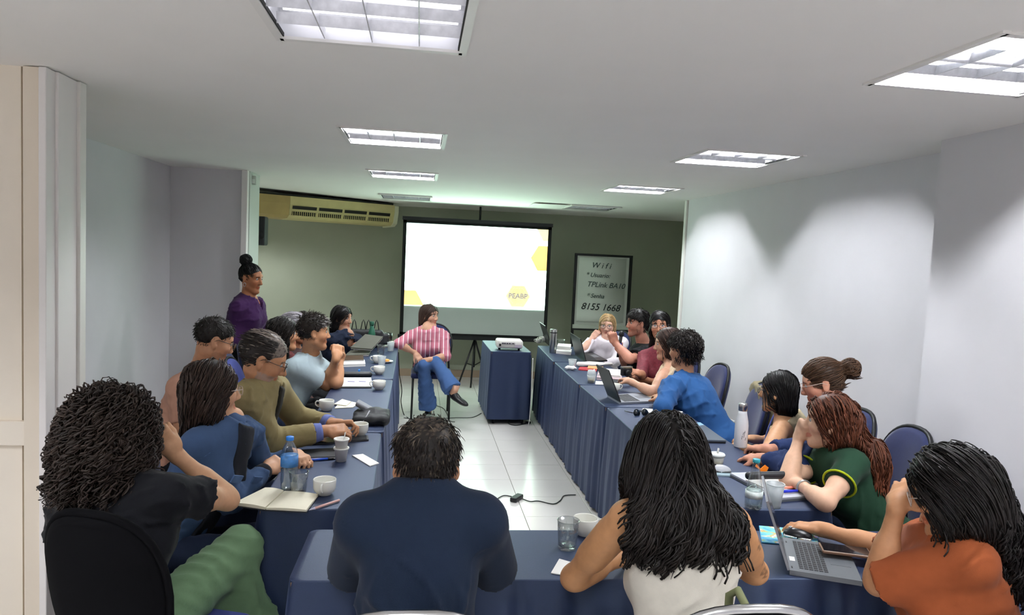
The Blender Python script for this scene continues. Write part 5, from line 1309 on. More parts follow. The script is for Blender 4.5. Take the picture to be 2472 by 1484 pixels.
pen((819, 1207), (746, 1231), 'pink translucent pen beside the open notebook', 'd8a9a2', .005, tip='c9c2d8')
cup((783, 1193), 'white cup beside the drinking glass at the left table corner', -95)
tumbler((720, 1188), 'drinking glass in front of the blue-capped bottle', .085, .030, .038)
def bottle(px, label, cap, lab=None, h=.215, r0=.032, taper=False, fill=.55, loc=None):
    p = P2(*px) if loc is None else loc; b = empty('water_bottle', (p[0], p[1], TT), 0, label, 'bottle', 'clear plastic water bottles')
    if taper: pr = [(0, .004), (r0*.85, 0), (r0, .008), (r0, .045), (r0*.93, h*.38), (r0*.70, h*.62), (r0*.48, h*.80), (.0125, h*.88), (.0125, h*.93)]
    else: pr = [(0, .004), (r0*.8, 0), (r0, .008), (r0*.96, .03), (r0, .05), (r0*.95, h*.33), (r0, h*.40), (r0, h*.66), (r0*.85, h*.77), (r0*.55, h*.86), (.0125, h*.91), (.0125, h*.94)]
    MB().lathe(pr, 28, flute=lambda z, a: .05*cos(5*a)*(z < .012)).build('body', M_pet, b)
    MB().lathe([(0, .008)]+[(q*.93, z+.002) for q, z in pr[2:] if z < h*fill]+[(0, h*fill)], 24).build('water', M_water, b)
    MB().lathe([(.0145, h*.93), (.015, h*.935), (.015, h*.995), (.013, h), (0, h)], 20, flute=lambda z, a: .03*cos(16*a)).build('cap', mat('cap_'+cap, cap, .4), b)
    if lab:
        z0, z1, hx = lab; MB().lathe([(r0*1.012, h*z0), (r0*1.015, h*z1)], 28).build('label', mat('label_'+hx, hx, .4, noise=.35, nscale=35), b)
    return b
bottle((697, 1183), 'water bottle with a blue cap and blue label beside the denim jacket', '2f7fd6', (.46, .66, '4a86c8'), .222, .034)
dn = empty('dark_notebook', tuple(P2(758, 1097)), 0, 'dark grey notebook under the hand of the denim woman', 'notebook')
dp = [P2(716, 1112), P2(824, 1108), P2(812, 1086), P2(722, 1092)]
slab_at(dp, .003, 'back_cover', M_dgrey, dn, TT); slab_at([lerp(q, sum(dp)/4, .02) for q in dp], .008, 'page_block', M_white, dn, TT+.003); slab_at(dp, .003, 'front_cover', M_dgrey, dn, TT+.011)
pen((724, 1112), (806, 1106), 'blue pen in front of the dark grey notebook', '1f4fc0', .005)
yg = empty('yoghurt_cups', tuple(P2(823, 1112)), 0, 'two stacked plastic cups with a spoon on the left table', 'cup')
for k, z in ((0, 0), (1, .042)):
    MB().lathe([(0, z), (.024, z), (.032, z+.056), (.036, z+.058), (.036, z+.064), (.031, z+.064), (.028, z+.03), (0, z+.012)], 24).build('cup', M_pearl, yg)
MB().tube([(.008, 0, .07), (.016, 0, .135)], .0028, 6).build('spoon', M_white, yg)
np_ = slab_at([P2(850, 1100), P2(876, 1097), P2(915, 1119), P2(893, 1126)], .004, 'folded_napkin', M_white); tag(np_, 'folded white paper strip near the inner edge of the left table', 'napkin')
tb = empty('tablet', tuple(P2(830, 1064)), 0, 'dark glossy tablet under the hands of the olive jacket', 'tablet')
tp = [P2(740, 1076), P2(890, 1064), P2(888, 1054), P2(752, 1062)]
slab_at(tp, .008, 'case', M_dgrey, tb); slab_at([lerp(q, sum(tp)/4, .06) for q in tp], .0015, 'display', mat('dark_glass', '14181d', .08), tb, TT+.008)
cup((0, 0), 'white cup gripped by the man in the olive jacket', 200, TT, 1., loc=P2(868, 1050))
cup((788, 990), 'white cup beside the folded booklet on the left table', 180)
nb = empty('folded_booklet', tuple(P2(832, 978)), 0, 'pale folded booklet behind a white cup on the left table', 'booklet')
slab_at([P2(808, 986), P2(852, 984), P2(866, 974), P2(826, 966)], .004, 'pages', M_cream, nb); slab_at([P2(806, 978), P2(836, 982), P2(848, 972), P2(826, 966)], .003, 'flap', M_cream, nb, TT+.006)
cb = empty('camera_bag', tuple(P2(893, 1020)), 0, 'black camera bag with a grey flap on the left table', 'bag')
c_ = P2(892, 1020)
V, Q = sdf_mesh([('+', bx(c_+np.array([.01, .02, .030]), (.105, .115, .030), I3, .02, .028)), ('+', el(c_+np.array([.02, .05, .05]), (.07, .06, .03), I3, .02))], .007)
V = V+vnormals(V, Q)*(folds(V, 5, 40)*.0022)[:, None]; raw('pouch', V-np.array(cb.location), [Q], mat('bag_black', '1c1d20', .6, noise=.1, bump=.2), cb)
V, Q = sdf_mesh([('+', bx(c_+np.array([-.035, .075, .075]), (.055, .045, .014), np.array(Matrix.Rotation(.5, 3, 'Y')), .01, .01))], .006); raw('flap', V-np.array(cb.location), [Q], mat('bag_grey', '82838a', .7), cb)
MB().tube([c_-np.array(cb.location)+np.array(q) for q in ((.0, -.03, .075), (-.01, -.075, .06), (-.035, -.10, .02))], .004, 6).build('strap', mat('strap_grey', 'a5a6ac', .6), cb)
cup((915, 940), 'white cup beside the printed sheets, nearer of a pair', 180); cup((915, 903), 'white cup beyond the printed sheets, farther of a pair', 180)
ps = empty('printed_sheets', tuple(P2(860, 926)), 0, 'printed white sheets on a black folder in front of the pale polo', 'papers')
pp_ = [P2(822, 935), P2(898, 935), P2(896, 914), P2(830, 914)]
slab_at([p+np.array([0, -.03, 0]) if i < 2 else p for i, p in enumerate(pp_)], .006, 'folder', M_lblack, ps); slab_at(pp_, .004, 'sheet', M_white, ps, TT+.006)
for (u, v) in ((.3, .5), (.68, .5)):
    q = lerp(lerp(pp_[0], pp_[1], u), lerp(pp_[3], pp_[2], u), v); slab_at(rect(q[0], q[1], .05, .02, 0), .0008, 'print', mat('ink_violet', '4a4688', .8), ps, TT+.0102)
pc = empty('pencil_case', tuple(P2(862, 908)), 0, 'black pencil case with a blue clip behind the printed sheets', 'pencil case')
q0, q1 = P2(828, 909)+np.array([0, 0, .018]), P2(892, 909)+np.array([0, 0, .018]); V, Q = sdf_mesh([('+', rc(q0, q1, .022, .022, .01))], .007); raw('case', V-np.array(pc.location), [Q], M_lblack, pc)
MB().box((P2(867, 905)-np.array(pc.location))+np.array([0, -.01, .03]), (.012, .05, .03)).build('clip', mat('clip_blue', '2d86dd', .4), pc)
for (pts, h, lab, nm, m, z) in (((( 826, 886), (882, 884), (880, 874), (830, 876)), .022, 'white book with a dark elastic band, left table', 'book', M_white, TT),
                          (((824, 878), (878, 877), (876, 866), (828, 867)), .012, 'brown glossy tablet case lying on the white book', 'tablet_case', mat('cover_brown', '4a3526', .4), TT+.022),
                          (((832, 862), (890, 860), (896, 848), (846, 850)), .018, 'dark notebook with a pale page edge, left table', 'book', M_ggrey, TT)):
    p = [P2(*q) for q in pts]; r = empty(nm, tuple(sum(p)/4*np.array([1, 1, 0])+np.array([0, 0, z])), 0, lab, 'book')
    slab_at(p, h*.2, 'back_cover', M_dgrey if m is not M_white else m, r, z); slab_at([lerp(q, sum(p)/4, .03) for q in p], h*.6, 'page_block', M_white, r, z+h*.2); slab_at(p, h*.2, 'front_cover', m, r, z+h*.8)
pl = empty('snack_plate', tuple(P2(928, 874)), 0, 'small white plate with an orange snack and a knife', 'plate')
MB().lathe([(0, .004), (.05, .003), (.075, .012), (.076, .014), (.05, .007), (0, .007)], 28).build('plate', M_china, pl); V, Q = sdf_mesh([('+', el((.02, 0, .018), (.026, .022, .012), I3, .01))], .005); raw('snack', V, [Q], mat('snack_orange', 'dfa050', .6, noise=.2), pl)
MB().box((-.09, .0, .017), (.11, .012, .003)).build('knife', M_chrome, pl)
cup((912, 876), 'white cup beside the snack plate, left row', 175); tumbler((921, 884), 'frosted plastic cup in front of the snack plate', .085, .026, .035, M_frost, 'plastic_cup', False, 'plastic cups')
tumbler((919, 856), 'clear drinking glass beyond the snack plate', .09, .03, .036); tumbler((943, 847), 'frosted plastic cup at the far end of the left tables', .085, .026, .036, M_frost, 'plastic_cup', False, 'plastic cups')
tumbler((938, 826), 'smoky drinking glass at the far end of the left tables', .10, .034, .038, thin('smoke_glass', '93a39c', .08), 'drinking_glass', False)
pr_ = [P2(918, 838), P2(960, 838), P2(958, 826), P2(920, 826)]; tag(slab_at(pr_, .014, 'paper_stack', M_white), 'white paper stack under the plastic cup, far left table end', 'papers')
gn = empty('big_notebook', tuple(P2(885, 835)), 0, 'large grey-green notebook held up by the woman writing', 'notebook')
n0, n1, n2, n3 = at(846, 838, 6.75), at(898, 842, 6.75), at(925, 812, 6.95), at(882, 806, 6.95)
for nm, off, m, sc in (('cover', 0, M_ggrey, 1), ('page_block', -.012, M_white, .97)):
    mb = MB(); cc1 = (n0+n1+n2+n3)/4; P = [lerp(cc1, q, sc)-np.array(gn.location) for q in (n0, n1, n2, n3)]; nn = nrm(np.cross(n1-n0, n3-n0))
    mb.add([p+nn*off for p in P]+[p+nn*(off-.010) for p in P], [(0, 1, 2, 3), (7, 6, 5, 4)]+[(i, 4+i, 4+(i+1) % 4, (i+1) % 4) for i in range(4)]); mb.build(nm, m, gn)
gb = empty('steel_flask', tuple(at(897, 815, 7.18)*np.array([1, 1, 0])+np.array([0, 0, TT])), 0, 'dark green flask in front of the black handbag', 'bottle')
MB().lathe([(0, 0), (.034, 0), (.036, .01), (.036, .15), (.024, .20), (.018, .215), (.018, .235)], 24).build('body', mat('flask_green', '1d5a45', .35), gb); MB().lathe([(.020, .235), (.021, .24), (.021, .268), (.018, .272), (0, .272)], 18).build('cap', mat('flask_green'), gb)
hb = empty('handbag', tuple(at(884, 803, 7.30)*np.array([1, 1, 0])+np.array([0, 0, TT])), 0, 'black handbag with four upright handles behind the woman writing', 'bag')
V, Q = sdf_mesh([('+', bx((.0, .0, .09), (.17, .055, .09), I3, .02, .03)), ('+', bx((.14, .02, .085), (.09, .05, .06), I3, .02, .03))], .01); raw('bag_body', V+vnormals(V, Q)*(folds(V, 8, 30)*.002)[:, None], [Q], mat('bag_black'), hb)
for k, x in enumerate((-.12, -.03, .02, .10)): MB().tube([(x-.025, 0, .17), (x-.012, 0, .25), (x, 0, .275), (x+.012, 0, .25), (x+.025, 0, .17)], .005, 6).build('handle', mat('bag_black'), hb)
pen((868, 806), (884, 822), 'silver pen in the hand of the woman writing', 'c8ccd0', .005, .86)
# ---- projector and aisle
pj = empty('projector', (.955, 7.44, TT), radians(-1), 'white video projector on the small clothed table', 'projector')
MB().box((0, .0, .065), (.275, .22, .085), bev=.025).build('case', mat('projector_white', 'e9e6e0', .4), pj)
for sx in (-.1, .1): MB().lathe([(0, 0), (.012, 0), (.012, .025), (0, .025)], 12).build('foot', M_blackm, pj, loc=(sx, .0, 0))
pj.children[-1].location.y = -.05
MB().box((-.02, -.112, .075), (.14, .004, .022)).build('port_panel', mat('port_grey', 'a9a4a8', .5), pj)
for x in (-.075, -.055, -.03, -.005, .03): MB().box((x, -.1145, .077), (.013, .003, .010)).build('port', M_blackm, pj)
MB().box((.085, -.112, .05), (.07, .004, .03)).build('side_vent', mat('vent_lilac', 'b9aebf', .5), pj); MB().box((-.105, -.118, .06), (.02, .014, .022)).build('plug', M_blackm, pj)
MB().lathe([(.035, 0), (.036, .02), (.03, .022), (0, .02)], 20).build('lens', mat('dark_glass'), pj, loc=(.06, .105, .065)).rotation_euler = (-pi/2, 0, 0)
def cable(name, pts, label, r=.0038, m=None):
    P = [np.array(p, float) for p in pts]; out = []
    for i in range(len(P)-1):
        a = P[max(i-1, 0)]; b = P[i]; c = P[i+1]; d = P[min(i+2, len(P)-1)]
        for t in np.linspace(0, 1, 7)[:-1]: out.append(.5*((2*b)+(-a+c)*t+(2*a-5*b+4*c-d)*t*t+(-a+3*b-3*c+d)*t**3))
    out.append(P[-1]); o = MB().tube(out, r, 6).build(name, m or M_blackm); return tag(o, label, 'cable')
Fz = .006
cable('extension_cord', [onz(x, y, Fz) for x, y in ((1150, 1213), (1180, 1214), (1195, 1207), (1215, 1196), (1235, 1198))], 'thin black cord left of the power adapter on the tiles')
cable('extension_cord', [onz(x, y, Fz) for x, y in ((1262, 1204), (1280, 1210), (1300, 1209), (1335, 1216), (1352, 1208), (1362, 1196), (1390, 1194))], 'thin black cord running right from the power adapter')
ad = empty('power_adapter', tuple(onz(1247, 1207, 0)), radians(-35), 'black power adapter brick on the aisle floor', 'adapter'); MB().box((0, 0, .017), (.052, .12, .032), bev=.008).build('brick', mat('adapter_black', '121315', .4), ad); MB().tube([(0, .06, .016), (0, .08, .012)], .005, 8).build('strain_relief', M_blackm, ad)
cable('extension_cord', [onz(x, y, Fz) for x, y in ((975, 1008), (1010, 1012), (1060, 1010), (1100, 1008), (1140, 1007), (1162, 997))], 'black cable crossing the floor behind the seated woman in jeans')
cable('extension_cord', [at(962, 850, 7.40), at(964, 900, 7.42), at(970, 940, 7.44), at(968, 970, 7.46), onz(975, 1000, Fz), onz(985, 1008, Fz)], 'black cables hanging from the far left table end', .005)
cable('extension_cord', [onz(x, y, Fz) for x, y in ((1098, 1018), (1085, 1015), (1080, 1000), (1070, 985), (1050, 978))], 'looped black cable by the foot of the woman in jeans')
cable('extension_cord', [onz(x, y, Fz) for x, y in ((1230, 1014), (1228, 1022), (1245, 1026), (1268, 1022), (1276, 1020))], 'short looped cable at the foot of the projector table', .005)
cable('extension_cord', [np.array([1.185, 7.25, .70]), np.array([1.186, 7.24, .45]), np.array([1.18, 7.23, .12]), np.array([1.17, 7.22, .01])], 'white cable hanging down the right side of the projector table', .004, M_white)
bx_ = MB().box((0, 0, .0), (.05, .03, .02)).build('cable_plug', M_blackm); bx_.location = onz(1275, 1019, .012); tag(bx_, 'small black plug on the floor by the projector table', 'plug')
fl_p = slab_at([onz(1107, 1176, 0), onz(1128, 1178, 0), onz(1131, 1166, 0), onz(1113, 1165, 0)], .002, 'floor_outlet_plate', mat('steel_plate', 'b5b3ac', .35, metal=.6), z=.001); tag(fl_p, 'small metal floor outlet plate beside the ear of the man in navy', 'outlet')

# ---- laptops
def laptop(label, base, lid_dir, lid_len, m_top, m_deck, keys=True, name='laptop', th=.016, sticker=False):
    """base: hinge_a, hinge_b, front_b, front_a on the table; the lid stands on the hinge edge"""
    c = sum(base)/4; r = empty(name, (c[0], c[1], TT), 0, label, 'laptop'); o_ = np.array([c[0], c[1], TT])
    slab_at(base, th, 'base', m_deck, r)
    ha, hb_, fb, fa = base
    if lid_dir is not None:
        up = nrm(lid_dir)*lid_len; nn = nrm(np.cross(hb_-ha, up)); P = [ha-o_, hb_-o_, hb_-o_+up, ha-o_+up]; P = [np.array([p[0], p[1], p[2]-0]) for p in P]
        for p in P[:2]: p[2] = th
        for p in P[2:]: p[2] += th
        mb = MB(); mb.add([p for p in P]+[p+nn*.008 for p in P], [(0, 1, 2, 3), (7, 6, 5, 4)]+[(i, 4+i, 4+(i+1) % 4, (i+1) % 4) for i in range(4)]); ld = mb.build('lid', m_top, r)
        cc1 = sum(P)/4; sgn = -1 if ((fa+fb)/2-(ha+hb_)/2) @ nn < 0 else 1
        Q = [lerp(cc1, p, .93)+nn*(.0086 if sgn > 0 else -.0006) for p in P]; mb = MB(); mb.add(Q, [(0, 1, 2, 3)]); mb.build('display', mat('display_dark', '191c22', .12), ld)
    if keys:
        kb = MB()
        for i in range(6):
            for j in range(14):
                u, v = .08+.84*(j+.5)/14, .14+.42*(i+.5)/6; q = lerp(lerp(ha, hb_, u), lerp(fa, fb, u), v)-o_; ex, ey = nrm(hb_-ha), nrm(fa-ha); wx, wy = np.linalg.norm(hb_-ha)*.84/14*.40, np.linalg.norm(fa-ha)*.42/6*.40
                q[2] = th; V = [q-ex*wx-ey*wy, q+ex*wx-ey*wy, q+ex*wx+ey*wy, q-ex*wx+ey*wy]; kb.add(V+[p+np.array([0, 0, .0018]) for p in V], [(4, 5, 6, 7), (0, 1, 5, 4), (1, 2, 6, 5), (2, 3, 7, 6), (3, 0, 4, 7)])
        kb.build('keyboard', M_key, r)['kind'] = 'stuff'
        t = [lerp(lerp(ha, hb_, u), lerp(fa, fb, u), v) for u, v in ((.36, .63), (.66, .63), (.66, .92), (.36, .92))]; slab_at(t, .0006, 'touchpad', mat('touchpad_grey', '63676d', .35), r, TT+th)
    if sticker:
        t = [lerp(lerp(ha, hb_, u), lerp(fa, fb, u), v) for u, v in ((.60, .03), (.72, .03), (.72, .11), (.60, .11))]; slab_at(t, .0006, 'sticker', M_white, r, TT+th)
        for u in (.12, .88):
            t = [lerp(lerp(ha, hb_, u+d), lerp(fa, fb, u+d), v) for d, v in ((0, .03), (.05, .03), (.05, .05), (0, .05))]; slab_at(t, .0008, 'hinge_pad', M_lblack, r, TT+th)
    return r
ha = np.array([1.342, 2.395, TT]); e = nrm([-.40, -.92, 0])*.295; d_ = nrm([.92, -.40, 0])*.215
laptop('grey laptop open in front of the woman in rust, lid edge towards us', [ha, ha+e, ha+e+d_, ha+d_], np.array([-.36, .10, 1.]), .235, mat('lid_grey', '8b8d94', .35, metal=.5), M_lgrey, sticker=True)
ph = empty('phone', (1.56, 2.27, TT+.018), radians(-12), 'dark phone in a bronze case lying on the open grey laptop', 'phone')
MB().box((0, 0, .005), (.16, .078, .010), bev=.004).build('case', mat('bronze_case', '8a6a55', .4), ph); MB().box((0, 0, .0105), (.150, .070, .001)).build('display', mat('dark_glass'), ph)
ph.location = tuple(P2(2040, 1332, TT+.03)); ph.rotation_euler = (0, 0, radians(-20))
mp = empty('mouse_pad', tuple(P2(1910, 1295)), 0, 'colourful beach-patterned mouse pad under the hand at right', 'mouse pad')
mpp = [P2(1838, 1310), P2(1975, 1322), P2(1975, 1282), P2(1832, 1270)]; slab_at(mpp, .003, 'pad', mat('pad_base', '3d9ad0', .6), mp)
M_mp = mat('pad_print', '58b4e4', .6); ntm = M_mp.node_tree; nz = ntm.nodes.new('ShaderNodeTexNoise'); nz.inputs['Scale'].default_value = 14; nz.inputs['Distortion'].default_value = 1.5
tcm = ntm.nodes.new('ShaderNodeTexCoord'); ntm.links.new(tcm.outputs['Object'], nz.inputs[0]); cr = ntm.nodes.new('ShaderNodeValToRGB'); ee = cr.color_ramp.elements
ee[0].position = .35; ee[0].color = (*lin('4fb4e6'), 1); ee[1].position = .68; ee[1].color = (*lin('b7a3e0'), 1)
for p_, h_ in ((.46, '7fd0ee'), (.52, '86d6b8'), (.57, 'e0b060'), (.61, 'd8e0ea')): x_ = ee.new(p_); x_.color = (*lin(h_), 1)
ntm.links.new(nz.outputs[0], cr.inputs[0]); ntm.links.new(cr.outputs[0], ntm.nodes['Principled BSDF'].inputs['Base Color'])
slab_at([lerp(q, sum(mpp)/4, .02) for q in mpp], .0008, 'print', M_mp, mp, TT+.003)
def mouse(loc, rz, label, m1, m2):
    r = empty('computer_mouse', tuple(loc), rz, label, 'mouse'); V, Q = sdf_mesh([('+', el((0, 0, .008), (.030, .052, .028), I3, .01)), ('<', (np.zeros(3), np.array([0, 0, -1.])))], .004); raw('shell', V, [Q], m1, r)
    MB().lathe([(.006, -.003), (.0075, 0), (.006, .003)], 12).build('wheel', m2, r, loc=(0, .026, .032)).rotation_euler = (0, pi/2, 0); V, Q = sdf_mesh([('+', bx((0, 0, .008), (.0318, .050, .004), I3, .004, .004))], .004); raw('side_grip', V, [Q], m2, r); return r
mouse((P2(1925, 1300)[0], P2(1925, 1300)[1], TT+.004), radians(60), 'black mouse under the hand on the beach-patterned pad', mat('mouse_black', '15161a', .3), M_chrome)
mouse(P2(1738, 1139), radians(80), 'small silver and black mouse beside the lidded yoghurt cup', mat('mouse_silver', 'b9bcc2', .3), mat('mouse_black'))
# the redhead's closed silver laptop and papers
lb = [P2(1762, 1150), P2(1880, 1212), P2(1968, 1205), P2(1880, 1145)]
rl = empty('laptop', tuple(sum(lb)/4), 0, 'closed silver laptop under papers in front of the redhead', 'laptop'); slab_at(lb, .010, 'base', M_lgrey, rl); slab_at(lb, .008, 'lid', M_silver, rl, TT+.010)
s1 = [P2(1800, 1160, .777), P2(1870, 1190, .777), P2(1936, 1172, .777), P2(1858, 1142, .777)]
tag(slab_at(s1, .006, 'paper_stack', M_white, z=TT+.0185), 'white notes lying on the closed silver laptop', 'papers')
pk = empty('pencil_case', tuple(P2(1845, 1150, .79)), 0, 'black oblong pencil case lying on the notes by the redhead', 'pencil case'); q0, q1 = at(1808, 1148, 2.98), at(1902, 1146, 2.98); V, Q = sdf_mesh([('+', rc(q0, q1, .018, .018, .01))], .006); raw('case', V-np.array(pk.location), [Q], M_lblack, pk)
MB().tube([lerp(q0, q1, .1)-np.array(pk.location)+np.array([0, -.004, .0165]), lerp(q0, q1, .9)-np.array(pk.location)+np.array([0, -.004, .0165])], .002, 6).build('zip', mat('zip_grey', '77787c', .4), pk)
pen((1892, 1186), (1932, 1184), 'blue marker lying on the silver laptop', '2233c8', .006, .784, 'marker'); pen((1888, 1178), (1938, 1174), 'salmon highlighter lying beside the blue marker', 'f08a70', .006, .784, 'marker')
bottle((1818, 1225), 'clear tapering water bottle with a teal cap on the right table', '2a9aa8', (.22, .36, 'dfe9e6'), .205, .035, True, .5)
tumbler((1868, 1223), 'frosted plastic cup beside the teal-capped bottle', .098, .026, .037, M_frost, 'plastic_cup', False, 'plastic cups', water=.35)
tg = empty('orange_tag', tuple(P2(1838, 1165, .78)), 0, 'bright orange ribbon tag behind the teal-capped bottle', 'tag'); MB().add([(-.035, 0, .075), (-.012, .0, .06), (0, .0, .02), (.012, 0, -.0), (.016, 0, .04), (.03, 0, .07), (.012, 0, .082), (-.008, .0, .064), (-.028, 0, .085)], [(0, 1, 7, 8), (1, 2, 4, 7), (2, 3, 4), (4, 5, 6, 7)]).build('ribbon', mat('tag_orange', 'ff8a1e', .5), tg).modifiers.new('t', 'SOLIDIFY').thickness = .003
lc = empty('lidded_cup', tuple(P2(1730, 1126)), 0, 'lidded dessert cup with a white spoon on the right table', 'cup'); MB().lathe([(0, 0), (.026, 0), (.034, .055), (.031, .055), (0, .008)], 24).build('cup', M_frost, lc)
MB().lathe([(0, .056), (.037, .055), (.038, .062), (.034, .068), (0, .069)], 24).build('lid', mat('lid_white', 'dfe4e2', .35), lc); MB().lathe([(0, .008), (.026, .008), (.029, .034), (0, .034)], 20).build('dessert', mat('dessert', 'b7a878', .6), lc); MB().tube([(0, 0, .068), (.004, .0, .092)], .005, 8).build('spoon', M_white, lc)
tag(slab_at([P2(1712, 1148), P2(1800, 1152), P2(1812, 1144), P2(1716, 1140)], .006, 'glass_tablet', mat('glass_blue', '9db4bd', .12)), 'pale glassy tablet beside the small silver mouse', 'tablet')
wb = empty('insulated_bottle', tuple(P2(1787, 1078)), 0, 'white insulated bottle with a metal cap before the sleeveless beige top', 'bottle')
MB().lathe([(0, 0), (.034, 0), (.036, .004), (.036, .12), (.033, .145), (.024, .185), (.022, .20)], 28).build('body', mat('bottle_white', 'e6e8ec', .35), wb); MB().lathe([(.022, .20), (.0235, .203), (.0235, .238), (.021, .243), (0, .243)], 24).build('cap', M_chrome, wb)
for (z, a, h) in ((.05, -1.9, .02), (.06, -1.6, .03), (.085, -1.5, .012), (.045, -1.35, .015), (.075, -1.75, .014)): MB().tube([(.0365*cos(a), .0365*sin(a), z), (.0365*cos(a+.06), .0365*sin(a+.06), z+h)], .0012, 5).build('print', mat('print_dark', '3a3c42', .6), wb)
cl = [P2(1690, 1068), P2(1752, 1070), P2(1700, 1032), P2(1660, 1036)]; r = empty('laptop', tuple(sum(cl)/4), 0, 'closed slate-grey laptop beside the hair of the tank-top woman', 'laptop'); slab_at(cl, .009, 'base', M_lblack, r); slab_at(cl, .008, 'lid', mat('lid_slate', '5d6672', .4, metal=.3), r, TT+.009)
bb = [P2(1666, 1032), P2(1702, 1030), P2(1690, 1022), P2(1660, 1024)]; tag(slab_at(bb, .008, 'pale_folder', mat('folder_pale_blue', '86aecb', .6)), 'pale blue folder beyond the closed slate laptop', 'folder')
# the blue-shirted man's laptop
la = [P2(1497, 976), P2(1466, 958), P2(1548, 951), P2(1588, 972)]
laptop('dark open laptop in front of the man in bright blue, lid seen edge-on', la, np.array([-.42, .12, 1.]), .235, M_lblack, mat('deck_grey', '8d929b', .4, metal=.3), th=.014)
cup((1482, 946), 'white cup behind the dark open laptop', 10); sg = empty('sunglasses', tuple(P2(1546, 1002)), radians(15), 'black sunglasses lying on the table before the man in bright blue', 'sunglasses')
for sx in (-1, 1):
    MB().lathe([(0, 0), (.024, .001), (.025, .004), (0, .007)], 16).build('lens', mat('dark_glass'), sg, loc=(sx*.031, 0, .016)).rotation_euler = (radians(70), 0, 0); MB().tube([(sx*.058, .0, .018), (sx*.060, .06, .012), (sx*.05, .11, .006)], .003, 6).build('temple', M_blackm, sg)
MB().tube([(-.01, 0, .022), (0, -.002, .025), (.01, 0, .022)], .003, 6).build('bridge', M_blackm, sg)
tag(slab_at([P2(1548, 998), P2(1640, 1006), P2(1648, 997), P2(1552, 989)], .012, 'white_tray', M_white), 'white flat box near the sunglasses', 'box')
# farther right: yoghurt cup, book stack, bag of tissue, red book, laptop, tumbler
yc = empty('dessert_cup', tuple(P2(1427, 923)), 0, 'clear dessert cup with a spoon at the third right table', 'cup'); MB().lathe([(0, 0), (.026, 0), (.036, .062), (.033, .062), (0, .008)], 22).build('cup', M_frost, yc); MB().lathe([(0, .009), (.026, .009), (.03, .03), (0, .03)], 18).build('dessert', mat('dessert_cream', 'd8c9a0', .6), yc); MB().tube([(0, 0, .03), (.02, 0, .11)], .004, 6).build('spoon', M_white, yc)
MB().lathe([(.034, .062), (.036, .07), (.03, .10), (.0, .10)], 20).build('dome', M_frost, yc)
for k, (pts, h, m, lab) in enumerate((((( 1440, 916), (1502, 922), (1500, 905), (1444, 900)), .020, mat('cover_mauve', 'b8a2a8', .6), 'mauve-edged notebook, lowest of the white stack, third right table'), (((1444, 913), (1498, 917), (1498, 902), (1448, 898)), .016, M_white, 'white notebook on top of the mauve-edged one'))):
    z = TT+(.0 if k == 0 else .021); p = [P2(*q) for q in pts]; r = empty('book', tuple(sum(p)/4*np.array([1, 1, 0])+np.array([0, 0, z])), 0, lab, 'book'); slab_at(p, h*.2, 'back_cover', m, r, z); slab_at([lerp(q, sum(p)/4, .03) for q in p], h*.6, 'page_block', M_white, r, z+h*.2); slab_at(p, h*.2, 'front_cover', m, r, z+h*.8)
tag(slab_at([P2(1437, 928), P2(1458, 929), P2(1457, 922), P2(1438, 921)], .006, 'small_napkin', M_white), 'small folded napkin beside the dessert cup', 'napkin')
tag(slab_at([P2(1478, 925), P2(1508, 925), P2(1512, 918), P2(1480, 917)], .010, 'dark_case', M_dgrey), 'dark flat case in front of the white notebook stack', 'case')
q0, q1 = P2(1396, 884)+np.array([0, 0, .02]), P2(1476, 884)+np.array([0, 0, .02]); V, Q = sdf_mesh([('+', rc(q0, q1, .024, .018, .01)), ('+', el(lerp(q0, q1, .4), (.12, .05, .026), I3, .02))], .008); tag(raw('paper_bundle', V+vnormals(V, Q)*(folds(V, 3, 40)*.0025)[:, None], [Q], M_white), 'rolled white paper bundle in front of the black T-shirt', 'papers')
rb_ = empty('book', tuple(P2(1425, 892)), 0, 'red and orange booklet beneath the white paper bundle', 'book'); slab_at([P2(1396, 893), P2(1440, 897), P2(1442, 889), P2(1400, 887)], .008, 'cover', mat('cover_red', 'b02c34', .5), rb_); slab_at([P2(1418, 892), P2(1456, 894), P2(1456, 888), P2(1420, 886)], .006, 'back_cover', mat('cover_orange', 'd9a06a', .5), rb_, TT+.008)
tumbler((1381, 890), 'frosted plastic cup with crumpled tissue, third right table', .085, .026, .036, M_frost, 'plastic_cup', False, 'plastic cups')
V, Q = sdf_mesh([('+', el(P2(1379, 892)+np.array([-.03, -.03, .022]), (.045, .03, .024), I3, .02)), ('+', el(P2(1379, 892)+np.array([.012, -.04, .020]), (.035, .028, .02), I3, .02))], .006); tag(raw('crumpled_tissue', V+vnormals(V, Q)*(folds(V, 9, 90)*.005)[:, None], [Q], M_white), 'crumpled white tissue in front of a frosted plastic cup', 'tissue')
la = [P2(1414, 876), P2(1388, 856), P2(1428, 852), P2(1466, 872)]
laptop('black laptop open before the blonde woman, back of the lid towards us', la, np.array([-.30, .06, 1.]), .22, M_lblack, M_lblack, th=.014)
tm_ = empty('steel_tumbler', tuple(P2(1334, 851)), 0, 'tall brushed steel tumbler on the far right table', 'tumbler'); MB().lathe([(0, 0), (.034, 0), (.036, .005), (.038, .24), (.036, .245), (0, .247)], 28).build('body', mat('steel', 'b8bcbc', .28, metal=1), tm_); MB().lathe([(.037, .205), (.0388, .206), (.0388, .216), (.037, .217)], 28).build('band', M_lblack, tm_)
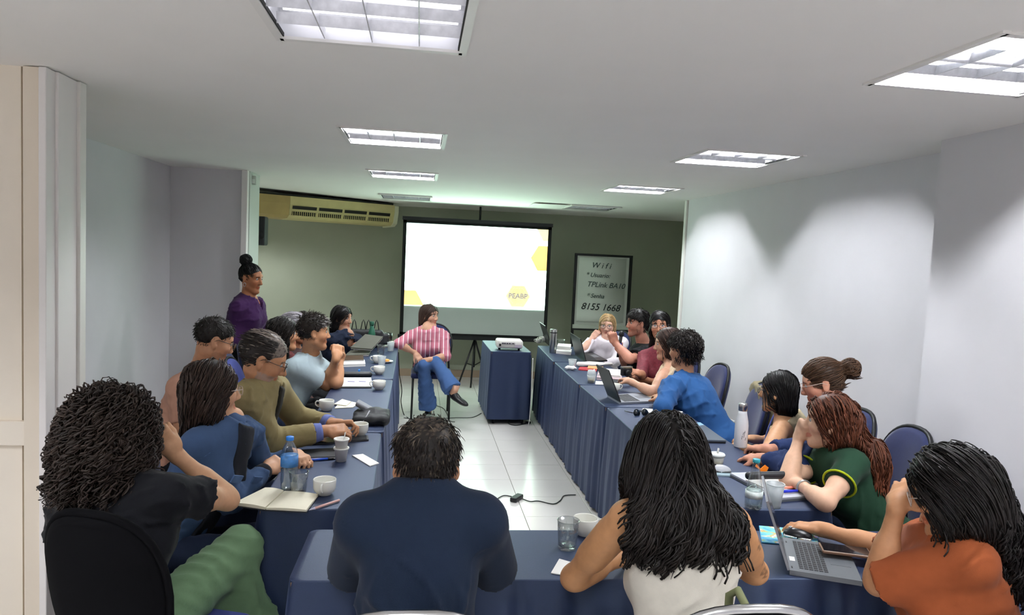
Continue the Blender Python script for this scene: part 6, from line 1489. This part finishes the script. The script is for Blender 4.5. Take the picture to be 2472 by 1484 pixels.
for k, (pts, lab) in enumerate((((( 1342, 853), (1378, 857), (1380, 849), (1346, 846)), 'white paper pile behind the steel tumbler, lower'), (((1344, 849), (1377, 852), (1378, 844), (1347, 842)), 'white paper pile behind the steel tumbler, upper'))):
    tag(slab_at([P2(*q) for q in pts], .030, 'paper_pile', M_white, z=TT+k*.032), lab, 'papers')
lf = [P2(1330, 838), P2(1316, 826), P2(1336, 824), P2(1350, 835)]
laptop('dark laptop at the far right table end, thin lid edge-on beside the screen', lf, np.array([-.35, .1, 1.]), .23, M_lblack, M_lblack, False, th=.014)
tumbler((1352, 832), 'clear glass bowl beyond the paper piles', .06, .045, .055, None, 'glass_bowl', False); cup((1310, 826), 'white cup at the far corner of the right tables', 180); cup((1300, 828), 'small white cup at the very end of the right tables', 180, s=.8)
# microphone, phone in hand
hm = at(1500, 806, 6.40); hd = at(1491, 862, 6.40)
mc = empty('microphone', tuple(hm), 0, 'black handheld microphone with a blue band before the mouth of the man in black', 'microphone'); V, Q = sdf_mesh([('+', el(hm, (.026, .026, .030), I3, .01))], .006); raw('foam_head', V-hm, [Q], M_lblack, mc)
MB().tube([np.zeros(3), (hd-hm)], [.017, .012], 12).build('handle', M_blackm, mc); MB().tube([(hd-hm)*.38, (hd-hm)*.52], [.020, .020], 12).build('band', mat('band_blue', '2f4fb0', .4), mc)
pz = empty('camera', tuple(at(1512, 897, 5.50)), radians(20), 'small black and silver camera in the hands of the woman in burgundy', 'camera'); MB().box((0, 0, 0), (.10, .035, .06), bev=.01).build('body', M_lblack, pz); MB().box((0, 0, .036), (.10, .034, .014), bev=.004).build('top_plate', M_chrome, pz); MB().lathe([(.022, 0), (.022, .03), (.018, .032), (0, .03)], 18).build('lens', M_blackm, pz, loc=(-.01, -.017, -.004)).rotation_euler = (pi/2, 0, 0)
# in front of the tank-top woman
tumbler((1369, 1322), 'faceted drinking glass by the left elbow of the tank-top woman', .098, .031, .038, water=.15)
cup((1412, 1290), 'white cup half hidden by the arm of the tank-top woman', 0); tag(slab_at([P2(1330, 1384), P2(1380, 1392), P2(1385, 1360), P2(1350, 1350)], .003, 'paper_sheet', M_white), 'white paper sheet under the left forearm of the tank-top woman', 'papers')
